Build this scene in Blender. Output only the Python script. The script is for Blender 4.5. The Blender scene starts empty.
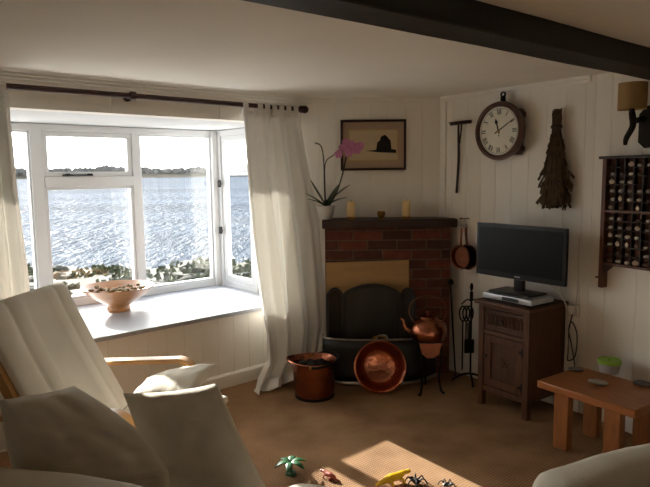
import bpy, bmesh, math, random
from math import sin, cos, pi, radians, atan2, sqrt
from mathutils import Vector, Matrix, noise
random.seed(7)
SC = bpy.context.scene
COL = SC.collection

# ------------------------------------------------------------------ camera model (for measuring the photograph)
F, SLOPE, HC, CX, CY, EYE = 610.0, -.012, 173.0, 325.0, 243.5, 1.5
PITCH = math.atan((CY-HC)/F); ROLL = math.atan(-SLOPE)
def ray(x, y):
    dx, dy = x-CX, CY-y
    c, s = cos(ROLL), sin(ROLL)
    X = c*dx+s*dy; Y = -s*dx+c*dy
    d = Vector((X, F*cos(PITCH)+Y*sin(PITCH), -F*sin(PITCH)+Y*cos(PITCH)))
    return d/d.y
def atz(x, y, z):
    d = ray(x, y); return d*((z-EYE)/d.z)+Vector((0, 0, EYE))
def aty(x, y, Y):
    return ray(x, y)*Y+Vector((0, 0, EYE))
# wall frames: local x runs along the wall, local -y points into the room
class Frame:
    def __init__(s, o, a):
        s.o = Vector((o[0], o[1], 0)); s.a = radians(a)
        s.u = Vector((cos(s.a), sin(s.a), 0)); s.n = Vector((-sin(s.a), cos(s.a), 0))
    def p(s, x, y, z): return s.o+s.u*x+s.n*y+Vector((0, 0, z))
    def hit(s, px, py, y=0):                      # image point on the plane local y -> (x, z)
        d = ray(px, py); E = Vector((0, 0, EYE)); o = s.o+s.n*y
        t = (s.n.dot(o)-s.n.dot(E))/s.n.dot(d); q = d*t+E
        return (q-s.o).dot(s.u), q.z
    def loc(s, q): r = Vector(q)-s.o; return r.dot(s.u), r.dot(s.n), q[2]
W = Frame((-.85, 4.06), 42)          # wall with the bay window
R = Frame((.87, 4.63), -54)          # wall with clock and television
N = Frame((1.585, 3.655), -62)       # nearer wall with the shell tray
CEIL = 2.05

# ------------------------------------------------------------------ materials
def lin(c):
    return tuple(((v/255+.055)/1.055)**2.4 if v > 10 else v/255/12.92 for v in c)
MATS = {}
def mat(name, col, rough=.6, metal=0, var=.0, scale=8, bump=0, bscale=60, transl=0, spec=.5, stretch=(1, 1, 1), col2=None, coat=0):
    m = bpy.data.materials.new(name); m.use_nodes = True
    nt = m.node_tree; b = nt.nodes['Principled BSDF']
    c = lin(col); b.inputs['Base Color'].default_value = (*c, 1)
    b.inputs['Roughness'].default_value = rough; b.inputs['Metallic'].default_value = metal
    b.inputs['Specular IOR Level'].default_value = spec
    b.inputs['Coat Weight'].default_value = coat
    tc = nt.nodes.new('ShaderNodeTexCoord'); mp = nt.nodes.new('ShaderNodeMapping')
    mp.inputs['Scale'].default_value = stretch
    nt.links.new(tc.outputs['Object'], mp.inputs['Vector'])
    if var or col2:
        n = nt.nodes.new('ShaderNodeTexNoise'); n.inputs['Scale'].default_value = scale; n.inputs['Detail'].default_value = 6
        nt.links.new(mp.outputs[0], n.inputs['Vector'])
        r = nt.nodes.new('ShaderNodeValToRGB'); r.color_ramp.elements[0].position = .3; r.color_ramp.elements[1].position = .7
        c2 = lin(col2) if col2 else tuple(min(1, v*(1+var)) for v in c)
        c1 = c if col2 else tuple(v*(1-var) for v in c)
        r.color_ramp.elements[0].color = (*c1, 1); r.color_ramp.elements[1].color = (*c2, 1)
        nt.links.new(n.outputs['Fac'], r.inputs['Fac']); nt.links.new(r.outputs['Color'], b.inputs['Base Color'])
    if bump:
        n2 = nt.nodes.new('ShaderNodeTexNoise'); n2.inputs['Scale'].default_value = bscale; n2.inputs['Detail'].default_value = 4
        nt.links.new(mp.outputs[0], n2.inputs['Vector'])
        bp = nt.nodes.new('ShaderNodeBump'); bp.inputs['Strength'].default_value = bump; bp.inputs['Distance'].default_value = .01
        nt.links.new(n2.outputs['Fac'], bp.inputs['Height']); nt.links.new(bp.outputs['Normal'], b.inputs['Normal'])
    if transl:
        tr = nt.nodes.new('ShaderNodeBsdfTranslucent'); tr.inputs['Color'].default_value = (*c, 1)
        mx = nt.nodes.new('ShaderNodeMixShader'); mx.inputs[0].default_value = transl
        nt.links.new(b.outputs[0], mx.inputs[1]); nt.links.new(tr.outputs[0], mx.inputs[2])
        nt.links.new(mx.outputs[0], nt.nodes['Material Output'].inputs['Surface'])
    MATS[name] = m
    return m

M = {}
M['wall'] = mat('cream_painted_boards', (238, 233, 222), .55, var=.03, scale=3, bump=.05, bscale=40)
M['ceiling'] = mat('ceiling_plaster', (238, 233, 222), .9, var=.03, scale=2, bump=.2, bscale=14)
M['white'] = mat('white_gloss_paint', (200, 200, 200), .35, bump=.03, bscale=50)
M['seatboard'] = mat('white_paint_dimmed_for_sun', (168, 170, 176), .4)  # same white paint as the window, darkened in colour to offset strong sunlight
M['trim'] = mat('cream_gloss_trim', (238, 233, 222), .45)
M['beam'] = mat('black_painted_beam', (17, 15, 14), .55, var=.3, scale=5, bump=.4, bscale=12)
M['curtain'] = mat('white_curtain_cotton', (236, 234, 229), .9, bump=.12, bscale=220, transl=.25, spec=.1)
M['rod'] = mat('dark_mahogany', (58, 26, 22), .35, var=.2, scale=10, stretch=(1, 8, 8))
M['cushion'] = mat('cream_cushion_cotton', (222, 216, 204), .9, var=.04, bump=.12, bscale=200, spec=.1)
M['linen'] = mat('natural_linen', (200, 192, 176), .95, var=.05, scale=12, bump=.25, bscale=260, spec=.1)
M['white_linen'] = mat('pale_linen', (218, 211, 196), .95, var=.04, scale=12, bump=.2, bscale=260, spec=.1)
M['sofa'] = mat('ecru_loose_cover', (206, 198, 182), .95, var=.05, scale=10, bump=.25, bscale=200, spec=.1)
M['birch'] = mat('birch_veneer', (196, 150, 96), .4, var=.08, scale=6, stretch=(2, 20, 20))
M['oak'] = mat('dark_carved_oak', (84, 50, 26), .6, var=.3, scale=7, stretch=(6, 6, 1), bump=.1, bscale=40)
M['oak_panel'] = mat('dark_oak_panel', (72, 42, 22), .6, var=.35, scale=9, stretch=(6, 6, 1))
M['pine'] = mat('waxed_pine', (150, 92, 48), .4, var=.22, scale=7, stretch=(1.5, 10, 10), bump=.06, bscale=30)
M['pineleg'] = mat('waxed_pine_leg', (140, 86, 46), .45, var=.22, scale=7, stretch=(10, 10, 1.5))
M['traywood'] = mat('tray_hardwood', (96, 56, 34), .5, var=.25, scale=10, stretch=(6, 6, 1))
M['darkwood'] = mat('dark_wood', (48, 27, 17), .5, var=.3, scale=10)
M['iron'] = mat('black_wrought_iron', (20, 18, 17), .5, metal=.6, bump=.2, bscale=60)
M['blackpaint'] = mat('black_metal_paint', (14, 13, 12), .45, var=.1)
M['steel'] = mat('dull_steel', (170, 160, 148), .28, metal=1)
M['copper'] = mat('hammered_copper', (168, 106, 80), .2, metal=1, var=.2, scale=10, bump=.5, bscale=34)
M['copper_dull'] = mat('tarnished_copper', (140, 88, 66), .38, metal=1, var=.3, scale=9, bump=.1, bscale=40)
M['brass'] = mat('aged_brass', (150, 110, 52), .35, metal=1, var=.2)
M['candle'] = mat('ivory_wax', (226, 196, 140), .5)
M['ceramic'] = mat('white_ceramic', (206, 204, 204), .3)
M['greenlid'] = mat('green_plastic_lid', (148, 190, 70), .4)
M['stone'] = mat('grey_pebble', (150, 145, 132), .7, var=.15, scale=20)
M['stone_dark'] = mat('dark_pebble', (92, 90, 84), .7, var=.15, scale=20)
M['leaf'] = mat('orchid_leaf', (30, 52, 24), .4, var=.2, scale=20)
M['stem'] = mat('orchid_stem', (44, 48, 24), .6)
M['petal'] = mat('pink_orchid_petal', (206, 136, 178), .6, var=.15, scale=40, transl=.25)
M['board'] = mat('plywood_board', (168, 132, 84), .7, var=.1, scale=4, stretch=(1, 1, 6))
M['soot'] = mat('sooty_brick', (30, 26, 23), .95, var=.3)
M['tv'] = mat('black_tv_plastic', (11, 11, 12), .35, spec=.3)
M['screen'] = mat('tv_screen_glass', (8, 8, 9), .3, spec=.12)
M['silver'] = mat('silver_plastic', (176, 178, 180), .35, metal=.5)
M['blackplastic'] = mat('black_plastic', (15, 15, 15), .45)
M['whiteplastic'] = mat('white_plastic', (214, 210, 200), .4)
M['dried'] = mat('dried_stems', (74, 58, 40), .95, var=.4, scale=30)
M['shade'] = mat('tan_fabric_shade', (196, 164, 112), .9, bump=.1, bscale=200, transl=.3)
M['drift'] = mat('dark_driftwood', (34, 25, 20), .8, var=.3, scale=12, bump=.3, bscale=30)
M['clockcase'] = mat('mahogany_clock_case', (74, 38, 24), .3, var=.2, scale=9, coat=.4)
M['dial'] = mat('aged_dial', (216, 210, 190), .5, var=.03)
M['black'] = mat('black_ink', (12, 12, 12), .6)
M['frame'] = mat('dark_picture_frame', (50, 26, 18), .4, var=.2)
M['mount'] = mat('brown_mount_card', (176, 152, 128), .9)
M['gilt'] = mat('gilt_line', (190, 164, 106), .5)
M['print'] = mat('sepia_print', (198, 180, 148), .9, var=.06, scale=5, stretch=(1, 1, 5))
M['ink'] = mat('dark_print_ink', (36, 32, 30), .9, var=.3, scale=30)
M['woodbowl'] = mat('turned_bowl_wood', (176, 124, 78), .35, var=.2, scale=8, stretch=(1, 1, 5), coat=.3)
M['seed'] = mat('dried_seed_heads', (92, 74, 36), .9, var=.5, scale=60)
M['yellow'] = mat('yellow_toy_plastic', (226, 180, 24), .4)
M['toyblack'] = mat('black_toy_plastic', (26, 24, 26), .45)
M['toygreen'] = mat('green_toy_plastic', (24, 84, 40), .45)
M['toyred'] = mat('red_brown_toy_plastic', (150, 62, 40), .45)
M['roughgrass'] = mat('shore_scrub_leaves', (74, 74, 42), .9, col2=(42, 48, 26), scale=3)
M['rock'] = mat('weedy_rock', (72, 64, 44), .95, col2=(44, 42, 28), scale=2, bump=.5, bscale=8)
M['shore'] = mat('shingle_shore', (66, 60, 46), .95, var=.25, scale=2)
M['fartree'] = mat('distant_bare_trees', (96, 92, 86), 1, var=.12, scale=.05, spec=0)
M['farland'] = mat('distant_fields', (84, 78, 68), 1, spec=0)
M['houseext'] = mat('outside_render', (200, 196, 186), .9)

def grooves_floor():                                   # woven sisal
    m = mat('sisal_weave', (134, 98, 60), .95, spec=.1)
    nt = m.node_tree; b = nt.nodes['Principled BSDF']
    tc = nt.nodes.new('ShaderNodeTexCoord')
    mp = nt.nodes.new('ShaderNodeMapping'); mp.inputs['Rotation'].default_value = (0, 0, radians(-42))
    nt.links.new(tc.outputs['Object'], mp.inputs['Vector'])
    w1 = nt.nodes.new('ShaderNodeTexWave'); w1.inputs['Scale'].default_value = 26; w1.inputs['Distortion'].default_value = .6; w1.bands_direction = 'X'
    w2 = nt.nodes.new('ShaderNodeTexWave'); w2.inputs['Scale'].default_value = 20; w2.inputs['Distortion'].default_value = .6; w2.bands_direction = 'Y'
    for w in (w1, w2): nt.links.new(mp.outputs[0], w.inputs['Vector'])
    mul = nt.nodes.new('ShaderNodeMath'); mul.operation = 'MULTIPLY'
    nt.links.new(w1.outputs['Fac'], mul.inputs[0]); nt.links.new(w2.outputs['Fac'], mul.inputs[1])
    n = nt.nodes.new('ShaderNodeTexNoise'); n.inputs['Scale'].default_value = 3; n.inputs['Detail'].default_value = 8
    nt.links.new(tc.outputs['Object'], n.inputs['Vector'])
    add = nt.nodes.new('ShaderNodeMath'); add.operation = 'MULTIPLY_ADD'; add.inputs[1].default_value = .55
    nt.links.new(mul.outputs[0], add.inputs[0]); nt.links.new(n.outputs['Fac'], add.inputs[2])
    r = nt.nodes.new('ShaderNodeValToRGB'); r.color_ramp.elements[0].position = .35; r.color_ramp.elements[1].position = .95
    r.color_ramp.elements[0].color = (*lin((112, 84, 60)), 1); r.color_ramp.elements[1].color = (*lin((176, 140, 104)), 1)
    nt.links.new(add.outputs[0], r.inputs['Fac']); nt.links.new(r.outputs['Color'], b.inputs['Base Color'])
    bp = nt.nodes.new('ShaderNodeBump'); bp.inputs['Strength'].default_value = .5; bp.inputs['Distance'].default_value = .004
    nt.links.new(mul.outputs[0], bp.inputs['Height']); nt.links.new(bp.outputs['Normal'], b.inputs['Normal'])
    return m
M['sisal'] = grooves_floor()

def brick_mat():
    m = mat('old_red_brick', (110, 60, 44), .9, spec=.2)
    nt = m.node_tree; b = nt.nodes['Principled BSDF']
    tc = nt.nodes.new('ShaderNodeTexCoord'); sp = nt.nodes.new('ShaderNodeSeparateXYZ'); cb = nt.nodes.new('ShaderNodeCombineXYZ')
    nt.links.new(tc.outputs['Object'], sp.inputs[0])
    ad = nt.nodes.new('ShaderNodeMath'); ad.operation = 'ADD'
    nt.links.new(sp.outputs['X'], ad.inputs[0]); nt.links.new(sp.outputs['Y'], ad.inputs[1])
    nt.links.new(ad.outputs[0], cb.inputs['X']); nt.links.new(sp.outputs['Z'], cb.inputs['Y'])
    br = nt.nodes.new('ShaderNodeTexBrick'); br.inputs['Scale'].default_value = 1
    br.inputs['Brick Width'].default_value = .215; br.inputs['Row Height'].default_value = .072
    br.inputs['Mortar Size'].default_value = .006; br.inputs['Mortar Smooth'].default_value = .3; br.inputs['Bias'].default_value = -.1
    br.inputs['Color1'].default_value = (*lin((112, 62, 50)), 1); br.inputs['Color2'].default_value = (*lin((62, 44, 40)), 1)
    br.inputs['Mortar'].default_value = (*lin((104, 88, 76)), 1)
    nt.links.new(cb.outputs[0], br.inputs['Vector'])
    n = nt.nodes.new('ShaderNodeTexNoise'); n.inputs['Scale'].default_value = 25; n.inputs['Detail'].default_value = 8
    nt.links.new(tc.outputs['Object'], n.inputs['Vector'])
    mx = nt.nodes.new('ShaderNodeMix'); mx.data_type = 'RGBA'; mx.blend_type = 'OVERLAY'; mx.inputs[0].default_value = .5
    nt.links.new(br.outputs['Color'], mx.inputs[6]); nt.links.new(n.outputs['Fac'], mx.inputs[7])
    nt.links.new(mx.outputs[2], b.inputs['Base Color'])
    bp = nt.nodes.new('ShaderNodeBump'); bp.inputs['Strength'].default_value = .8; bp.inputs['Distance'].default_value = .006; bp.invert = True
    nt.links.new(br.outputs['Fac'], bp.inputs['Height']); nt.links.new(bp.outputs['Normal'], b.inputs['Normal'])
    return m
M['brick'] = brick_mat()

def glass_mat():
    m = bpy.data.materials.new('window_glass'); m.use_nodes = True
    nt = m.node_tree; nt.nodes.remove(nt.nodes['Principled BSDF'])
    t = nt.nodes.new('ShaderNodeBsdfTransparent'); g = nt.nodes.new('ShaderNodeBsdfGlossy'); g.inputs['Roughness'].default_value = .01
    t.inputs['Color'].default_value = (.97, .98, .98, 1)
    f = nt.nodes.new('ShaderNodeFresnel'); f.inputs['IOR'].default_value = 1.5
    ge = nt.nodes.new('ShaderNodeNewGeometry'); io = nt.nodes.new('ShaderNodeMix'); io.inputs[2].default_value = 1.5; io.inputs[3].default_value = 1/1.5
    nt.links.new(ge.outputs['Backfacing'], io.inputs[0]); nt.links.new(io.outputs[0], f.inputs['IOR'])
    mx = nt.nodes.new('ShaderNodeMixShader')
    nt.links.new(f.outputs[0], mx.inputs[0]); nt.links.new(t.outputs[0], mx.inputs[1]); nt.links.new(g.outputs[0], mx.inputs[2])
    nt.links.new(mx.outputs[0], nt.nodes['Material Output'].inputs['Surface'])
    return m
M['glass'] = glass_mat()

def mesh_mat():                                        # woven wire of the fire screen
    m = bpy.data.materials.new('black_wire_mesh'); m.use_nodes = True
    nt = m.node_tree; b = nt.nodes['Principled BSDF']
    b.inputs['Base Color'].default_value = (*lin((58, 55, 52)), 1); b.inputs['Roughness'].default_value = .6; b.inputs['Metallic'].default_value = .5
    t = nt.nodes.new('ShaderNodeBsdfTransparent'); mx = nt.nodes.new('ShaderNodeMixShader'); mx.inputs[0].default_value = .78
    nt.links.new(t.outputs[0], mx.inputs[1]); nt.links.new(b.outputs[0], mx.inputs[2])
    nt.links.new(mx.outputs[0], nt.nodes['Material Output'].inputs['Surface'])
    return m
M['wire'] = mesh_mat()

def sea_mat():
    m = bpy.data.materials.new('estuary_water'); m.use_nodes = True
    nt = m.node_tree; nt.nodes.remove(nt.nodes['Principled BSDF'])
    tc = nt.nodes.new('ShaderNodeTexCoord')
    def nz(scale, st, rot=-20, detail=6):
        mp = nt.nodes.new('ShaderNodeMapping'); mp.inputs['Rotation'].default_value = (0, 0, radians(rot)); mp.inputs['Scale'].default_value = st
        nt.links.new(tc.outputs['Object'], mp.inputs['Vector'])
        n = nt.nodes.new('ShaderNodeTexNoise'); n.inputs['Scale'].default_value = scale; n.inputs['Detail'].default_value = detail; n.inputs['Roughness'].default_value = .65
        nt.links.new(mp.outputs[0], n.inputs['Vector']); return n
    big = nz(.05, (.12, 1, 1), 8, 9); wav = nz(1.2, (1, .3, 1), -22, 4)
    r = nt.nodes.new('ShaderNodeValToRGB'); r.color_ramp.elements[0].position = .38; r.color_ramp.elements[1].position = .62
    r.color_ramp.elements[0].color = (*lin((42, 52, 64)), 1); r.color_ramp.elements[1].color = (*lin((70, 80, 92)), 1)
    nt.links.new(big.outputs['Fac'], r.inputs['Fac'])
    bp = nt.nodes.new('ShaderNodeBump'); bp.inputs['Strength'].default_value = 1; bp.inputs['Distance'].default_value = 1.2
    nt.links.new(wav.outputs['Fac'], bp.inputs['Height'])
    d = nt.nodes.new('ShaderNodeBsdfDiffuse'); nt.links.new(r.outputs['Color'], d.inputs['Color']); nt.links.new(bp.outputs['Normal'], d.inputs['Normal'])
    g = nt.nodes.new('ShaderNodeBsdfGlossy'); g.inputs['Roughness'].default_value = .2; nt.links.new(bp.outputs['Normal'], g.inputs['Normal'])
    mx = nt.nodes.new('ShaderNodeMixShader'); mx.inputs[0].default_value = .06
    nt.links.new(d.outputs[0], mx.inputs[1]); nt.links.new(g.outputs[0], mx.inputs[2])
    nt.links.new(mx.outputs[0], nt.nodes['Material Output'].inputs['Surface'])
    return m
M['sea'] = sea_mat()

# ------------------------------------------------------------------ mesh builder
class MB:
    def __init__(s): s.bm = bmesh.new()
    def quad_grid(s, fn, nu, nv, cu=False, cv=False):
        vs = [[s.bm.verts.new(fn(i/(nu if cu else nu-1), j/(nv if cv else nv-1))) for j in range(nv)] for i in range(nu)]
        for i in range(nu if cu else nu-1):
            for j in range(nv if cv else nv-1):
                try: s.bm.faces.new((vs[i][j], vs[(i+1) % nu][j], vs[(i+1) % nu][(j+1) % nv], vs[i][(j+1) % nv]))
                except ValueError: pass
        return s
    def box(s, c, d, M_=None):
        x, y, z = (v/2 for v in d); c = Vector(c); v = []
        for a in (-1, 1):
            for b in (-1, 1):
                for e in (-1, 1):
                    p = Vector((a*x, b*y, e*z)); p = (M_ @ p if M_ else p)+c
                    v.append(s.bm.verts.new(p))
        for f in ((0, 1, 3, 2), (4, 6, 7, 5), (0, 4, 5, 1), (2, 3, 7, 6), (0, 2, 6, 4), (1, 5, 7, 3)):
            s.bm.faces.new([v[i] for i in f])
        return s
    def span(s, x0, x1, y0, y1, z0, z1):
        return s.box(((x0+x1)/2, (y0+y1)/2, (z0+z1)/2), (x1-x0, y1-y0, z1-z0))
    def bar(s, a, b, w, h, up=(0, 0, 1)):               # square bar from a to b
        a, b = Vector(a), Vector(b); d = (b-a); L = d.length; d.normalize()
        u = Vector(up); x = d.cross(u)
        if x.length < 1e-4: x = d.cross(Vector((1, 0, 0)))
        x.normalize(); y = x.cross(d)
        m = Matrix((x, d, y)).transposed()
        return s.box((a+b)/2, (w, L, h), m)
    def prism(s, poly, z0, z1, fn=None):                # polygon in xy pulled along z; fn maps (x,y,z)
        fn = fn or (lambda x, y, z: Vector((x, y, z)))
        a = [s.bm.verts.new(fn(x, y, z0)) for x, y in poly]; b = [s.bm.verts.new(fn(x, y, z1)) for x, y in poly]
        n = len(poly)
        s.bm.faces.new(a[::-1]); s.bm.faces.new(b)
        for i in range(n): s.bm.faces.new((a[i], a[(i+1) % n], b[(i+1) % n], b[i]))
        return s
    def tube(s, pts, r, n=8, closed=False, smooth=0, flat=None):
        pts = [Vector(p) for p in pts]
        rs = list(r) if isinstance(r, (list, tuple)) else [r]*len(pts)
        if smooth:
            P, RR = [], []
            m = len(pts); k = m if closed else m-1
            for i in range(k):
                if closed: q = [pts[(i+j-1) % m] for j in range(4)]
                else: q = [pts[max(0, min(m-1, i+j-1))] for j in range(4)]
                for t_ in range(smooth):
                    t = t_/smooth
                    P.append(.5*((2*q[1])+(q[2]-q[0])*t+(2*q[0]-5*q[1]+4*q[2]-q[3])*t*t+(3*q[1]-q[0]-3*q[2]+q[3])*t**3))
                    ra_, rb_ = [(q_ if isinstance(q_, tuple) else (q_, q_)) for q_ in (rs[i], rs[(i+1) % m])]
                    RR.append((ra_[0]*(1-t)+rb_[0]*t, ra_[1]*(1-t)+rb_[1]*t))
            if not closed: P.append(pts[-1]); RR.append(rs[-1])
            pts, rs = P, RR
        m = len(pts); rings = []; prev = None
        for i, p in enumerate(pts):
            if closed: d = pts[(i+1) % m]-pts[i-1]
            else: d = pts[min(m-1, i+1)]-pts[max(0, i-1)]
            if d.length < 1e-9: d = Vector((0, 0, 1))
            d.normalize()
            if prev is None:
                x = d.orthogonal().normalized()
                if flat: x = Vector(flat); x = (x-d*x.dot(d)).normalized()
            else:
                x = prev-d*prev.dot(d)
                x = x.normalized() if x.length > 1e-6 else d.orthogonal().normalized()
            prev = x; y = d.cross(x)
            rr = rs[i]; ra, rb = rr if isinstance(rr, tuple) else (rr, rr)
            rings.append([s.bm.verts.new(p+x*(ra*cos(2*pi*k/n))+y*(rb*sin(2*pi*k/n))) for k in range(n)])
        for i in range(m if closed else m-1):
            A, B = rings[i], rings[(i+1) % m]
            for k in range(n): s.bm.faces.new((A[k], A[(k+1) % n], B[(k+1) % n], B[k]))
        if not closed:
            s.bm.faces.new(rings[0][::-1]); s.bm.faces.new(rings[-1])
        return s
    def strip(s, pts, w, t, side):                       # bent wooden lath: width along side, thickness t
        pts = [Vector(p) for p in pts]; side = Vector(side).normalized(); m = len(pts); rings = []
        for i, p in enumerate(pts):
            d = (pts[min(m-1, i+1)]-pts[max(0, i-1)]).normalized(); nn = d.cross(side).normalized()
            rings.append([s.bm.verts.new(p+side*(a*w/2)+nn*(b*t/2)) for a, b in ((-1, -1), (1, -1), (1, 1), (-1, 1))])
        for i in range(m-1):
            for k in range(4): s.bm.faces.new((rings[i][k], rings[i][(k+1) % 4], rings[i+1][(k+1) % 4], rings[i+1][k]))
        s.bm.faces.new(rings[0][::-1]); s.bm.faces.new(rings[-1])
        return s
    def lathe(s, prof, n=32, M_=None, o=(0, 0, 0)):
        o = Vector(o); rings = []
        for r, z in prof:
            if r < 1e-5:
                p = Vector((0, 0, z)); rings.append([s.bm.verts.new((M_ @ p if M_ else p)+o)])
            else:
                q = []
                for k in range(n):
                    p = Vector((r*cos(2*pi*k/n), r*sin(2*pi*k/n), z)); q.append(s.bm.verts.new((M_ @ p if M_ else p)+o))
                rings.append(q)
        for A, B in zip(rings, rings[1:]):
            for k in range(n):
                f = [A[k % len(A)], A[(k+1) % len(A)], B[(k+1) % len(B)], B[k % len(B)]]
                f = list(dict.fromkeys(f))
                if len(f) >= 3:
                    try: s.bm.faces.new(f)
                    except ValueError: pass
        for q, rev in ((rings[0], True), (rings[-1], False)):
            if len(q) > 2 and tuple(prof[0]) != tuple(prof[-1]):
                try: s.bm.faces.new(q[::-1] if rev else q)
                except ValueError: pass
        return s
    def ball(s, c, r, n=12, M_=None, wob=0, sd=0):
        c = Vector(c); r = (r, r, r) if not isinstance(r, tuple) else r
        def f(u, v):
            a = 2*pi*u; b = pi*(v*.998+.001)
            p = Vector((cos(a)*sin(b), sin(a)*sin(b), cos(b)))
            k = 1+wob*noise.noise(p*1.7+Vector((sd, sd*2.1, 0))) if wob else 1
            p = Vector((p.x*r[0], p.y*r[1], p.z*r[2]))*k
            return (M_ @ p if M_ else p)+c
        return s.quad_grid(f, n, max(5, n*2//3), cu=True)
    def rbox(s, c, d, r, n=10, M_=None, wob=0, ws=3, sd=0, fn=None):
        c = Vector(c); h = Vector(d)/2; cache = {}
        inner = Vector((max(0, h.x-r), max(0, h.y-r), max(0, h.z-r)))
        def put(p):
            key = tuple(round(v, 4) for v in p)
            if key in cache: return cache[key]
            q = Vector((p[0]*h.x, p[1]*h.y, p[2]*h.z))
            e = Vector([max(-inner[k], min(inner[k], q[k])) for k in range(3)])
            o = q-e
            if o.length > 1e-9: o = o.normalized()*min(r, 10)
            w = e+o
            if wob: w += (o.normalized() if o.length > 1e-9 else Vector((0, 0, 1)))*wob*noise.noise(w*ws+Vector((sd, sd, sd)))
            if fn: w = fn(w)
            w = (M_ @ w if M_ else w)+c
            cache[key] = s.bm.verts.new(w); return cache[key]
        # denser near the edges
        def g(i): t = -1+2*i/n; return math.copysign(abs(t)**.6, t) if abs(t) > 1e-9 else 0
        for ax in range(3):
            for sg in (-1, 1):
                for i in range(n):
                    for j in range(n):
                        quad = []
                        for a, b in ((i, j), (i+1, j), (i+1, j+1), (i, j+1)):
                            p = [0, 0, 0]; p[ax] = sg; p[(ax+1) % 3] = g(a); p[(ax+2) % 3] = g(b)*sg
                            quad.append(put(p))
                        if len(set(quad)) == 4:
                            try: s.bm.faces.new(quad)
                            except ValueError: pass
        return s
    def pillow(s, c00, c10, c11, c01, T, n=22, pinch=.06, wr=.006, sd=0, bul=0):
        c00, c10, c11, c01 = map(Vector, (c00, c10, c11, c01))
        nn = (c10-c00).cross(c01-c00).normalized(); ctr = (c00+c10+c11+c01)/4
        for sg in (1, -1):
            def f(u, v):
                a, b = 2*u-1, 2*v-1
                a2 = a*(1-pinch*(1-b*b)); b2 = b*(1-pinch*(1-a*a))
                U, V = (a2+1)/2, (b2+1)/2
                p = c00*(1-U)*(1-V)+c10*U*(1-V)+c11*U*V+c01*(1-U)*V
                if bul: p += ((c01-c00)+(c11-c10)).normalized()*bul*4*U*(1-U)*V
                k = max(0, (1-a*a)*(1-b*b))
                t = T/2*k**.42
                wv = wr*noise.noise(Vector((a*2.5, b*2.5, sd+sg)))*min(1, 4*k**.5)
                wv += wr*.8*noise.noise(Vector((a*7, b*3, sd*3+sg)))*min(1, 3*k**.5)
                return p+nn*(sg*t+wv)
            s.quad_grid(f, n, n)
        bmesh.ops.remove_doubles(s.bm, verts=s.bm.verts, dist=.0015)
        return s
    def build(s, name, m, parent=None, loc=None, rz=0, ang=35, bevel=0, solid=0, sub=0):
        bmesh.ops.recalc_face_normals(s.bm, faces=s.bm.faces)
        me = bpy.data.meshes.new(name); s.bm.to_mesh(me); s.bm.free()
        me.materials.append(m)
        if ang:
            me.shade_smooth(); me.set_sharp_from_angle(angle=radians(ang))
        o = bpy.data.objects.new(name, me); COL.objects.link(o)
        if parent: o.parent = parent
        if loc is not None: o.location = loc
        o.rotation_euler.z = rz
        if solid:
            q = o.modifiers.new('thick', 'SOLIDIFY'); q.thickness = solid; q.offset = 0
        if bevel:
            q = o.modifiers.new('edge', 'BEVEL'); q.width = bevel; q.segments = 2; q.limit_method = 'ANGLE'; q.angle_limit = radians(40)
        if sub:
            q = o.modifiers.new('smooth', 'SUBSURF'); q.levels = sub; q.render_levels = sub
        return o
def tag(o, label=None, cat=None, group=None, kind=None):
    for k, v in (('label', label), ('category', cat), ('group', group), ('kind', kind)):
        if v: o[k] = v
    return o
def thing(name, label, cat, loc=(0, 0, 0), rz=0, group=None):
    o = bpy.data.objects.new(name, None); COL.objects.link(o); o.location = loc; o.rotation_euler.z = rz
    return tag(o, label, cat, group)
def inframe(fr): return dict(loc=fr.o, rz=fr.a)
def structure(o): return tag(o, kind='structure')
def RX(a): return Matrix.Rotation(a, 3, 'X')
def RY(a): return Matrix.Rotation(a, 3, 'Y')
def RZ(a): return Matrix.Rotation(a, 3, 'Z')
def copy_tree(o, parent=None):
    c = o.copy(); COL.objects.link(c)
    if parent: c.parent = parent
    for ch in [q for q in bpy.data.objects if q.parent == o and q != c]: copy_tree(ch, c)
    return c

# ------------------------------------------------------------------ room shell
def boards(mb, x0, x1, z0, z1, thick=.12, pitch=.13, g=.004, off=0):
    poly = [(x0, thick), (x0, 0)]; x = (math.floor((x0-off)/pitch)+1)*pitch+off
    while x < x1-.01:
        if x > x0+.01: poly += [(x-g/2, 0), (x, .0032), (x+g/2, 0)]
        x += pitch
    poly += [(x1, 0), (x1, thick)]
    mb.prism(poly, z0, z1)
SILL, HEAD = .535, 1.868
BL, BR, BD = -1.38, .80, 1.0          # bay opening along the wall, bay depth
WL, WR_ = -4.0, .853                   # wall ends
poly = [(-.217, 4.63), (.87, 4.63), (1.58, 3.655), (1.6, 3.66), (3.88, -.6), (-1.8, -1.4), (-4.0, 1.22)]
mb = MB(); mb.prism([(-.3, 4.8), (1.1, 4.8), (4.2, -.8), (-1.8, -1.7), (-4.3, 1.3)], -.1, 0)
structure(mb.build('floor', M['sisal']))
mb = MB(); mb.prism([(-.35, 4.72), (.95, 4.75), (1.75, 3.75), (4.2, -.8), (-1.8, -1.7), (-4.2, 1.15)], CEIL, CEIL+.12)
structure(mb.build('ceiling', M['ceiling']))
mb = MB()
boards(mb, WL, BL, 0, CEIL); boards(mb, BL, BR, HEAD, CEIL, pitch=.75, off=.2); boards(mb, BL, BR, 0, SILL-.028); boards(mb, BR, WR_+.1, 0, CEIL)
structure(mb.build('wall_left', M['wall'], **inframe(W)))
mb = MB(); boards(mb, 0, 1.25, 0, CEIL, pitch=.13)
structure(mb.build('wall_fireplace', M['wall'], loc=(-.3, 4.63, 0)))
mb = MB(); boards(mb, -.06, 1.23, 0, CEIL)
structure(mb.build('wall_right', M['wall'], **inframe(R)))
mb = MB(); boards(mb, 0, 5.0, 0, CEIL, pitch=.2, off=.13, thick=.2)
structure(mb.build('wall_right_near', M['wall'], **inframe(N)))
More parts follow.
